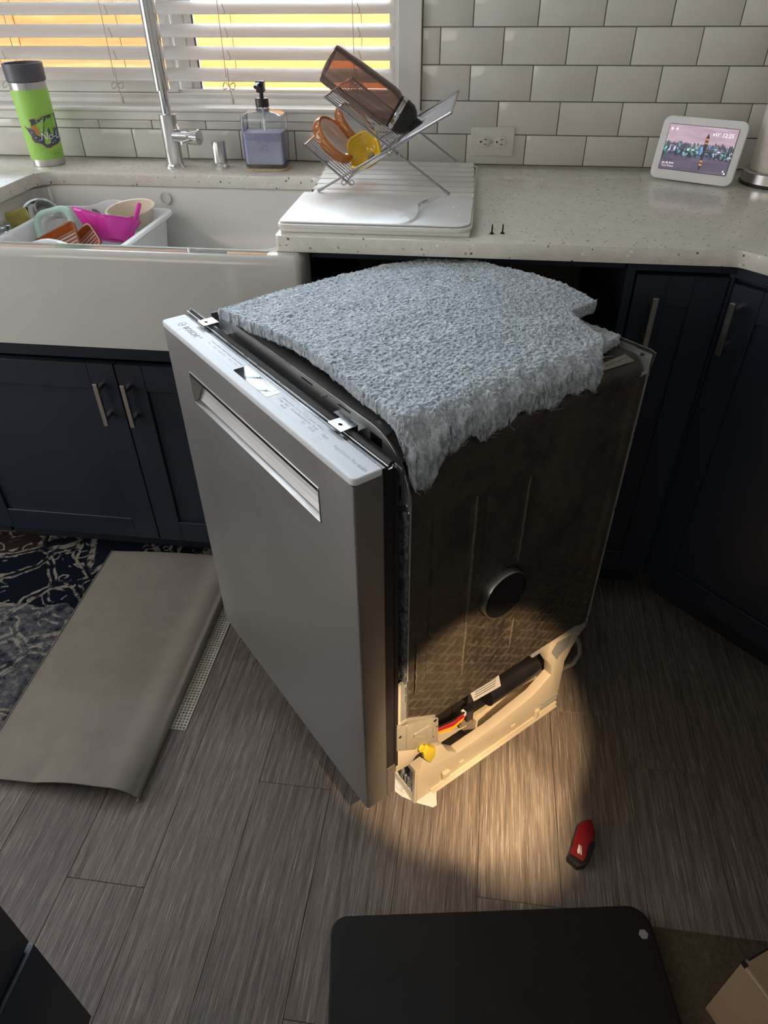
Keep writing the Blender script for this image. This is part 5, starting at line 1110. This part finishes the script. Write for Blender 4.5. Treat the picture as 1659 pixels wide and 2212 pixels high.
b = MB(); b.box(-0.006, -0.0015, 0.0745, 0.0865, 0.300, 0.402); b.build('hinge_slot_plate', M['darkgalv'], dw, 0)
for z in (0.372, 0.350): MB().box(-0.0016, 0.0, 0.0835, 0.0850, z, z+0.018).build('slot', M['galv'], dw, 0)
MB().tube([(-0.001, 0.0880, 0.300), (-0.001, 0.0880, 0.402)], 0.0009, 6).build('panel_edge', M['galv'], dw)
yb = MB(); yb.prism([(0.122, 0.178), (0.134, 0.185), (0.152, 0.165), (0.152, 0.142), (0.140, 0.128), (0.132, 0.142), (0.124, 0.158)], 0, -0.002, 0.008, bev=0.0015); yb.lathe([(0.007, 0), (0.007, 0.006), (0, 0.006)], (0.0, 0.121, 0.187), 12, (1, 0, 0)); yb.build('yellow_clip', M['yellow_part'], dw)
# inside the base: pump block, motor, label, wiring
MB().box(-0.34, -0.060, 0.25, 0.50, 0.06, 0.245, bev=0.006, seg=2).build('pump_block', M['black_plastic'], dw)
MB().box(-0.34, -0.062, 0.10, 0.25, 0.09, 0.248).build('sump_housing', M['black_rubber'], dw, 0)
MB().cyl((-0.045, 0.325, 0.135), (-0.045, 0.465, 0.135), 0.026, 20).build('motor_can', M['black_plastic'], dw)
lb2 = MB().prism([(0.262, 0.214), (0.278, 0.168), (0.352, 0.160), (0.340, 0.205)], 0, -0.0295, -0.0285).build('rating_label', M['label_white'], dw, 0)
MB().box(-0.0600, -0.0297, 0.262, 0.345, 0.17, 0.205).build('label_bracket', M['black_plastic'], dw, 0)
for i in range(4): MB().prism([(0.278+0.0005*i, 0.203-0.008*i), (0.334, 0.198-0.008*i), (0.334, 0.2005-0.008*i), (0.278, 0.2055-0.008*i)], 0, -0.0288, -0.0280).build('label_text_line', M['ink'], lb2, 0)
for i, (mt, dz, dy) in enumerate((('wire_black', 0.010, 0.0), ('wire_red', 0.006, 0.0), ('wire_maroon', 0.003, 0.0), ('wire_red', 0.0, 0.001), ('wire_yellow', -0.004, 0.002), ('wire_yellow', -0.007, 0.004), ('wire_cream', -0.010, 0.02))):
    e = (-0.034, 0.268-0.002*i, 0.136-0.003*i) if mt != 'wire_cream' else (-0.036, 0.270, 0.085)
    MB().tube([(-0.030, 0.150, 0.165+dz), (-0.028, 0.190, 0.148+dz*1.2), (-0.028, 0.225, 0.134+dz*1.6), (-0.031, 0.250, 0.134+dz*1.4-(0.022 if mt == 'wire_cream' else 0)), e], 0.0021, 8).build('wire', M[mt], dw)
b = MB(); b.box(-0.044, -0.026, 0.262, 0.280, 0.112, 0.146, bev=0.002); b.build('wire_connector', M['black_plastic'], dw)
MB().box(-0.040, -0.030, 0.256, 0.263, 0.134, 0.144).build('wire_tag', M['label_white'], dw, 0)
for i in range(2): MB().tube([(-0.034, 0.286+0.006*i, 0.098), (-0.029, 0.288+0.006*i, 0.088), (-0.033, 0.289+0.006*i, 0.076)], 0.0024, 8).build('wire', M['wire_red'], dw)
# grey drain hose loop behind
MB().tube([(-0.060, 0.556, 0.200), (-0.035, 0.575, 0.165), (-0.022, 0.585, 0.135), (-0.016, 0.585, 0.110), (-0.022, 0.578, 0.075), (-0.045, 0.570, 0.035), (-0.10, 0.565, 0.012), (-0.2, 0.562, 0.010)], 0.0055, 12).build('drain_hose', M['hose'], dw, 60)

# ================================================================== FELT PADS
def felt_pad(name, label, poly, zf, thick, cell, seed, amp, mat, loc=(DWX, DWY, 0), rz=DWT):
    xs = np.arange(min(p[0] for p in poly), max(p[0] for p in poly)+cell, cell); ys = np.arange(min(p[1] for p in poly), max(p[1] for p in poly)+cell, cell)
    nx, ny = len(xs), len(ys); X, Y = np.meshgrid(xs, ys, indexing='ij')
    jit = (fract_noise((nx, ny), (int(nx*cell/0.02), int(ny*cell/0.02)), seed+5)-0.5)*0.005
    def inside(x, y):
        c = np.zeros(x.shape, bool); n = len(poly)
        for i in range(n):
            (xa, ya), (xb, yb) = poly[i], poly[(i+1) % n]
            cond = ((ya > y) != (yb > y)); xi = (xb-xa)*(y-ya)/((yb-ya) if abs(yb-ya) > 1e-12 else 1e-12)+xa
            c ^= cond & (x < xi)
        return c
    keep = inside(X[:-1, :-1]+cell/2+jit[:-1, :-1], Y[:-1, :-1]+cell/2+jit[:-1, :-1])
    # pebbled surface: worm-like bumps about 5 mm across
    L = lambda s: (max(2, int(nx*cell/s)), max(2, int(ny*cell/s)))
    n1 = fract_noise((nx, ny), L(0.0034), seed); n2 = fract_noise((nx, ny), L(0.0046), seed+1); n3 = fract_noise((nx, ny), L(0.0026), seed+2); n4 = fract_noise((nx, ny), L(0.05), seed+3)
    peb = np.clip(1-np.abs(n1-0.5)*3.2, 0, 1)*0.5+n2*0.5+0.35*(n3-0.5)
    Z = zf(X, Y)+amp*(peb-0.5)+0.004*(n4-0.5)
    TH = thick(X, Y)+0.004*(n2-0.5)
    top_ = np.stack([X+0.0012*(n3-0.5), Y+0.0012*(n1-0.5), Z], -1).reshape(-1, 3); bot = np.stack([X, Y, Z-TH], -1).reshape(-1, 3)
    idx = np.arange(nx*ny).reshape(nx, ny); off = nx*ny
    I, J = np.nonzero(keep)
    q = np.stack([idx[I, J], idx[I+1, J], idx[I+1, J+1], idx[I, J+1]], -1)
    faces = [q, q[:, ::-1]+off]
    kp = np.pad(keep, 1)
    mids = []
    for (di, dj, a, c) in ((-1, 0, (0, 1), (0, 0)), (1, 0, (1, 0), (1, 1)), (0, -1, (0, 0), (1, 0)), (0, 1, (1, 1), (0, 1))):
        e = keep & ~kp[1+di:1+di+keep.shape[0], 1+dj:1+dj+keep.shape[1]]
        I2, J2 = np.nonzero(e); va = idx[I2+a[0], J2+a[1]]; vb = idx[I2+c[0], J2+c[1]]
        mids.append((va, vb))
    # rough torn sides: three extra rows between the top and bottom rims
    bv = np.unique(np.concatenate([np.concatenate(p) for p in mids])); nb = len(bv)
    kf = np.zeros((nx, ny)); kf[:-1, :-1] += keep; kf[1:, :-1] += keep; kf[:-1, 1:] += keep; kf[1:, 1:] += keep
    for _ in range(3): kf = (np.roll(kf, 1, 0)+np.roll(kf, -1, 0)+np.roll(kf, 1, 1)+np.roll(kf, -1, 1)+kf)/5
    gx, gy = np.gradient(kf); ln_ = np.sqrt(gx**2+gy**2)+1e-6; NX, NY = (-gx/ln_).ravel()[bv], (-gy/ln_).ravel()[bv]
    rr = np.random.default_rng(seed+9); rows = []; V_ = [top_, bot]
    pos = -np.ones(nx*ny, int); pos[bv] = np.arange(nb); TT = TH.ravel()[bv]
    for k, t in enumerate((0.25, 0.5, 0.75)):
        nn = fract_noise((nb, 2), (max(2, nb//3), 2), seed+20+k)[:, 0]; o_ = (nn-0.45)*0.006*np.clip(TT/0.02, 0.7, 2.0)
        P = top_[bv]*(1-t)+bot[bv]*t; P = P+np.stack([NX*o_, NY*o_, (rr.random(nb)-0.5)*0.002], -1); V_.append(P); rows.append(2*off+k*nb)
    for va, vb in mids:
        chain_a = [va]+[r+pos[va] for r in rows]+[va+off]; chain_b = [vb]+[r+pos[vb] for r in rows]+[vb+off]
        for k in range(4): faces.append(np.stack([chain_a[k], chain_b[k], chain_b[k+1], chain_a[k+1]], -1))
    V_ = np.concatenate(V_); F_ = np.concatenate(faces); used = np.unique(F_); remap = -np.ones(len(V_), int); remap[used] = np.arange(len(used))
    V_ = V_[used]; F_ = remap[F_]
    me = bpy.data.meshes.new(name); me.vertices.add(len(V_)); me.vertices.foreach_set('co', V_.astype(np.float32).ravel())
    me.loops.add(F_.size); me.loops.foreach_set('vertex_index', F_.astype(np.int32).ravel())
    me.polygons.add(len(F_)); me.polygons.foreach_set('loop_start', np.arange(0, F_.size, 4, dtype=np.int32)); me.polygons.foreach_set('loop_total', np.full(len(F_), 4, np.int32))
    me.update(); me.validate(); me.polygons.foreach_set('use_smooth', [True]*len(me.polygons)); me.materials.append(mat)
    bm2 = bmesh.new(); bm2.from_mesh(me); bmesh.ops.recalc_face_normals(bm2, faces=bm2.faces); bm2.to_mesh(me); bm2.free()
    o = put(name, me); o.location = loc; o.rotation_euler = (0, 0, rz); tag(o, label, 'insulation pad')
    edge_pts = np.concatenate([top_[a] for a, _ in mids]+[bot[a] for a, _ in mids])
    return o, edge_pts, top_[remap[:off] >= 0]
def zf(X, Y):
    u = np.clip((X+0.51)/0.51, 0, 1); v = np.clip((Y-0.085)/0.48, 0, 1)
    z = 0.8655+0.024*np.sin(PI*np.clip(u*0.9+0.02, 0, 1))*(0.75+0.25*v)+0.010*u*(1-v)
    z += 0.006*np.sin(PI*v)
    z -= 0.007*np.clip((v-0.75)/0.25, 0, 1)*np.clip((0.5-u)/0.3, 0, 1)
    z -= 0.016*np.clip((X+0.035)/0.035, 0, 1.3)**2*(0.55+0.45*np.sin(Y*70)**2)
    z -= 0.018*np.clip((X+0.03)/0.03, 0, 1)**2*np.clip((0.14-Y)/0.05, 0, 1)
    return z
def thk(X, Y):
    t = 0.019+0*X
    t = t+0.022*np.clip((X+0.045)/0.045, 0, 1)*np.clip((0.47-Y)/0.05, 0, 1)*(0.75+0.25*np.sin(Y*60+1))
    t = t+0.022*np.clip((X+0.03)/0.03, 0, 1)*np.clip((0.16-Y)/0.06, 0, 1)
    return np.minimum(t, 1.0)
pad_poly = [(-0.515, 0.074), (-0.512, 0.30), (-0.503, 0.53), (-0.455, 0.566), (-0.30, 0.570), (-0.127, 0.566), (-0.119, 0.487), (-0.032, 0.470), (0.0055, 0.425), (0.004, 0.25), (0.006, 0.14), (0.011, 0.088), (-0.09, 0.084), (-0.20, 0.090), (-0.31, 0.092), (-0.41, 0.080)]
pad, edges, tops = felt_pad('insulation_pad', 'large pebbled blue grey felt insulation pad lying over the dishwasher top', pad_poly, zf, thk, 0.00125, 21, 0.0034, M['felt'])
b = MB()
def hair(P, L, r, upb=0.3):
    d = Vector((rng.normal(), rng.normal(), abs(rng.normal())*upb)).normalized(); s = Vector((rng.normal(), rng.normal(), rng.normal())).normalized()
    b.tube([P, P+d*L*0.5+s*L*0.12, P+d*L+s*L*0.4], r, 3)
for P in edges[rng.choice(len(edges), 150)]: hair(Vector(P), 0.002+0.005*rng.random(), 0.00016)
for P in tops[rng.choice(len(tops), 160)]: hair(Vector(P)+Vector((0, 0, 0.0003)), 0.002+0.004*rng.random(), 0.00016, 0.3)
right_e = edges[edges[:, 0] > -0.012]
for P in right_e[rng.choice(len(right_e), 130)]: hair(Vector(P), 0.004+0.009*rng.random(), 0.00018)
fo_ = stuff(b.build('loose_fibres', M['fibre'], pad, 0))
pad2, e2, t2 = felt_pad('insulation_scrap', 'smaller felt insulation piece tucked under the notch of the large pad', [(-0.33, 0.30), (-0.33, 0.545), (-0.058, 0.545), (-0.048, 0.50), (-0.052, 0.47), (-0.053, 0.30)], lambda X, Y: 0.8550+0*X, lambda X, Y: 0.0155+0*X, 0.003, 77, 0.003, M['felt'])

# ================================================================== RUG, PAD UNDER IT, MATS, BOX, KNIFE
rug = thing('patterned_rug', 'dark navy patterned rug folded over to show its taupe backing', 'rug', (0, 0, 0))
MB().prism([(-2.1, -0.5465), (-0.50, -0.5465), (-0.475, -1.28), (-2.1, -1.33)], 2, 0.0, 0.006, bev=0.002).build('pile', M['rug'], rug)
def fold_sheet(u, v, off=0.0):
    # u across (0 free edge on the rug, 1 fold), v along (0 near the cabinet, 1 towards the room)
    yA = -0.600-0.702*v; yB = -0.585-0.722*v
    xl = -0.842+0.020*v; xr = -0.470+0.004*v
    s = u*1.16
    z0 = 0.0145+0.010*math.sin(PI*min(1, u*1.05))**1.5*(0.6+0.4*v)+0.020*v**6*max(0, math.sin(PI*(u-0.35)/0.62)) if u > 0.35 else 0.0145+0.010*math.sin(PI*u*1.05)**1.5*(0.6+0.4*v)
    if s <= 1.0:
        k = s; x = xl+(xr-xl)*k*0.985; y = yA+(yB-yA)*k; hump = 0.010*math.exp(-((k-0.93)/0.10)**2)
        return (x, y, z0+hump)
    a = (s-1.0)/0.16*PI*0.92; rr = 0.0135
    x = xl+(xr-xl)*0.985+rr*math.sin(a)*0.9; zt = 0.0245
    return (x, yB, max(0.0015, zt-rr*0.86*(1-math.cos(a))))
me = MB().grid(lambda u, v: fold_sheet(u, v), 64, 40).mesh('folded_backing', M['rug_back'], 80)
o = put('folded_backing', me, rug)
b = MB()
for i in range(63):
    u0, u1 = i/63, (i+1)/63
    P0, P1 = fold_sheet(u0, 1.0), fold_sheet(u1, 1.0)
    if u1*1.16 > 1.0: break
    b.quad((P0[0], P0[1]+0.001, P0[2]-0.0008), (P1[0], P1[1]+0.001, P1[2]-0.0008), (P1[0], P1[1]+0.004, max(0.0062, P1[2]-0.006)), (P0[0], P0[1]+0.004, max(0.0062, P0[2]-0.006)))
b.build('folded_pile_edge', M['rug'], rug, 0)
b = MB(); b.tube([fold_sheet(i/50*0.86, 1.0) for i in range(51)], 0.0014, 6); b.build('binding', M['rug_back'], rug)
b = MB(); b.tube([fold_sheet(0.0, i/30) for i in range(31)], 0.0016, 6); b.build('binding', M['rug_back'], rug)
# non-slip lattice pad
rp = thing('rug_gripper', 'cream perforated non-slip pad peeking from under the folded rug', 'rug pad', (0, 0, 0))
b = MB(); px, py, hr, t = 0.0076, 0.0076, 0.0023, 0.0026
nxp, nyp = 16, 74
for i in range(nxp):
    for j in range(nyp):
        cx = -0.4295-px*(i+0.5)+(0.0006*math.sin(j*PI) if False else 0.0); cyy = -1.134+py*(j+0.5)
        if cyy > -0.58: continue
        O_ = [(cx+px/2*sx_, cyy+py/2*sy_) for sx_, sy_ in ((-1, -1), (0, -1), (1, -1), (1, 0), (1, 1), (0, 1), (-1, 1), (-1, 0))]
        I_ = [(cx+hr*math.cos(math.radians(225+45*k)), cyy+hr*math.sin(math.radians(225+45*k))) for k in range(8)]
        top8 = [b.b.verts.new((*p, t)) for p in O_]; in8 = [b.b.verts.new((*p, t-0.0003)) for p in I_]; lo8 = [b.b.verts.new((*p, 0.0002)) for p in I_]
        for k in range(8): k2 = (k+1) % 8; b.b.faces.new((top8[k], top8[k2], in8[k2], in8[k])); b.b.faces.new((in8[k], in8[k2], lo8[k2], lo8[k]))
b.build('lattice', M['rug_pad'], rp, 0)
MB().tube([(-0.4288, -1.134, 0.0013), (-0.4288, -0.58, 0.0013)], 0.0013, 5).build('lattice_edge', M['rug_pad'], rp); MB().tube([(-0.55, -1.1345, 0.0013), (-0.4288, -1.1345, 0.0013)], 0.0013, 5).build('lattice_edge', M['rug_pad'], rp)
# torn paper and plastic under the dishwasher foot
pp = MB()
pts = [(0.150, -1.175), (0.136, -1.190), (0.128, -1.207), (0.129, -1.222), (0.131, -1.237), (0.124, -1.243), (0.108, -1.240), (0.094, -1.238), (0.078, -1.233), (0.060, -1.228), (0.046, -1.219), (0.030, -1.208), (0.018, -1.195), (0.020, -1.170), (0.06, -1.14), (0.11, -1.13)]
pp.prism(pts, 2, 0.0005, 0.0022); tag(pp.build('paper_scrap', M['label_white'], None, 0), 'torn white paper scrap on the floor under the dishwasher foot', 'paper')
def sheet(u, v):
    x = 0.012+0.070*u; y = -1.196-0.036*u+0.05*v; return (x, y, 0.004+0.018*v*(1-u)**0.5+0.004*math.sin(11*u+5*v)+0.003*math.sin(23*v+8*u))
tag(MB().grid(sheet, 22, 10).build('plastic_sheet', M['plastic_sheet'], None, 80), 'crumpled clear plastic beneath the dishwasher door edge', 'plastic sheet')
# black mat with rounded corners, brown mat, cardboard box
MA = math.atan2(0.089, 0.54)
bmx = thing('foam_mat', 'black rounded-corner mat lying on the floorboards with one pale spot', 'mat', (-0.036, -1.4735, 0.0045), MA)
MB().prism(rrect(0.0, 0.549, -0.60, 0.0, (0.036, 0.028, 0.03, 0.03), 10), 2, 0.0, 0.017, bev=0.004, seg=3).build('pad', M['black_mat'], bmx)
MB().lathe([(0.0085, 0), (0.0080, 0.0006), (0, 0.0006)], (0.530, -0.047, 0.0168), 6).xf(Matrix.Identity(4)).build('pale_spot', M['grey_part'], bmx, 0)
bmt = tag(MB().prism([(0.30, -1.412), (0.85, -1.4105), (0.85, -2.2), (0.30, -2.2)], 2, 0.0, 0.0042, bev=0.001).build('brown_mat', M['brown_mat'], None), 'brown nubby floor mat under the cardboard box', 'mat')
BX = thing('cardboard_box', 'brown cardboard shipping box with a white label on the brown mat', 'box', (0.579, -1.5245, 0.0045), math.radians(-59))
# local x runs along the near upright face, local y along the far top edge
LX, LY, LZ = 0.20, 0.20, 0.186
b = MB()
for (x0, x1, y0, y1_) in ((0, LX, 0, 0.004), (0, LX, LY-0.004, LY), (0, 0.004, 0.004, LY-0.004), (LX-0.004, LX, 0.004, LY-0.004)): b.box(x0, x1, y0, y1_, 0, LZ, bev=0.0008)
b.box(0.004, LX-0.004, 0.004, LY-0.004, 0, 0.004); b.build('walls', M['kraft'], BX)
for (x0, x1) in ((0.0, LX/2-0.001), (LX/2+0.001, LX)):
    MB().box(x0+0.0035, x1-0.0005, 0.0015, LY-0.002, LZ, LZ+0.004, bev=0.0012).build('flap', M['kraft'], BX)
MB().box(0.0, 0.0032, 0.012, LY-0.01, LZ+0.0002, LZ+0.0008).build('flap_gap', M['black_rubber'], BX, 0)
MB().box(0.0005, LX, 0.0, 0.0014, LZ-0.001, LZ+0.0035, bev=0.0005).build('crease', M['kraft_edge'], BX)
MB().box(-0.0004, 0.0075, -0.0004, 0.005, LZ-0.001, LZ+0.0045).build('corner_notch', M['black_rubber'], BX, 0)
lb3 = MB().quad((0.085, -0.0006, 0.02), (0.185, -0.0006, 0.02), (0.185, -0.0006, 0.12), (0.085, -0.0006, 0.12)).build('shipping_label', M['label_white'], BX, 0)
for i in range(10): MB().quad((0.10+0.008*i, -0.0009, 0.085), (0.1035+0.008*i, -0.0009, 0.085), (0.1035+0.008*i, -0.0009, 0.108), (0.10+0.008*i, -0.0009, 0.108)).build('barcode_bar', M['ink'], lb3, 0)
# utility knife
kn = thing('utility_knife', 'red folding utility knife with a white lightning mark lying on the wood floor', 'utility knife', (0.405, -1.287, 0.0), math.radians(-18))
body = [(-0.0145, -0.027), (0.011, -0.032), (0.0150, -0.020), (0.0135, -0.008), (0.0145, 0.004), (0.0190, 0.012), (0.0200, 0.022), (0.0180, 0.034), (0.008, 0.0525), (0.0040, 0.0545), (-0.0095, 0.040), (-0.0130, 0.030)]
MB().prism(body, 2, 0.006, 0.0185, bev=0.002, seg=2).build('handle_scale', M['red'], kn)
gp = [(-0.0165, -0.037), (0.004, -0.045), (0.016, -0.036), (0.022, -0.018), (0.0245, 0.008), (0.022, 0.016), (0.014, 0.004), (0.0125, -0.008), (0.0140, -0.020), (0.0105, -0.031), (-0.0145, -0.027)]
MB().prism(gp, 2, 0.0, 0.0160, bev=0.0015).build('rubber_grip', M['black_rubber'], kn)
MB().prism([(x*0.96, y*0.97) for x, y in body], 2, 0.0, 0.006).build('back_scale', M['black_plastic'], kn)
b = MB()
for poly in ([(-0.0035, -0.0045), (-0.0020, -0.0045), (0.0020, -0.0165), (0.0036, -0.0235), (0.0010, -0.0180), (-0.0035, -0.0145)], [(-0.0045, -0.0155), (-0.0005, -0.0140), (0.0012, -0.0215), (-0.0015, -0.0220)], [(-0.0002, -0.0055), (0.0012, -0.0058), (0.0058, -0.0205), (0.0050, -0.0235)]):
    b.b.faces.new([b.b.verts.new((x, y, 0.0187)) for x, y in poly])
b.build('lightning_mark', M['ink_white'], kn, 0)
MB().tube([(-0.0120, 0.030, 0.0187), (0.0, 0.026, 0.0188), (0.0170, 0.021, 0.0187)], 0.0006, 6).build('pressed_line', M['red'], kn)
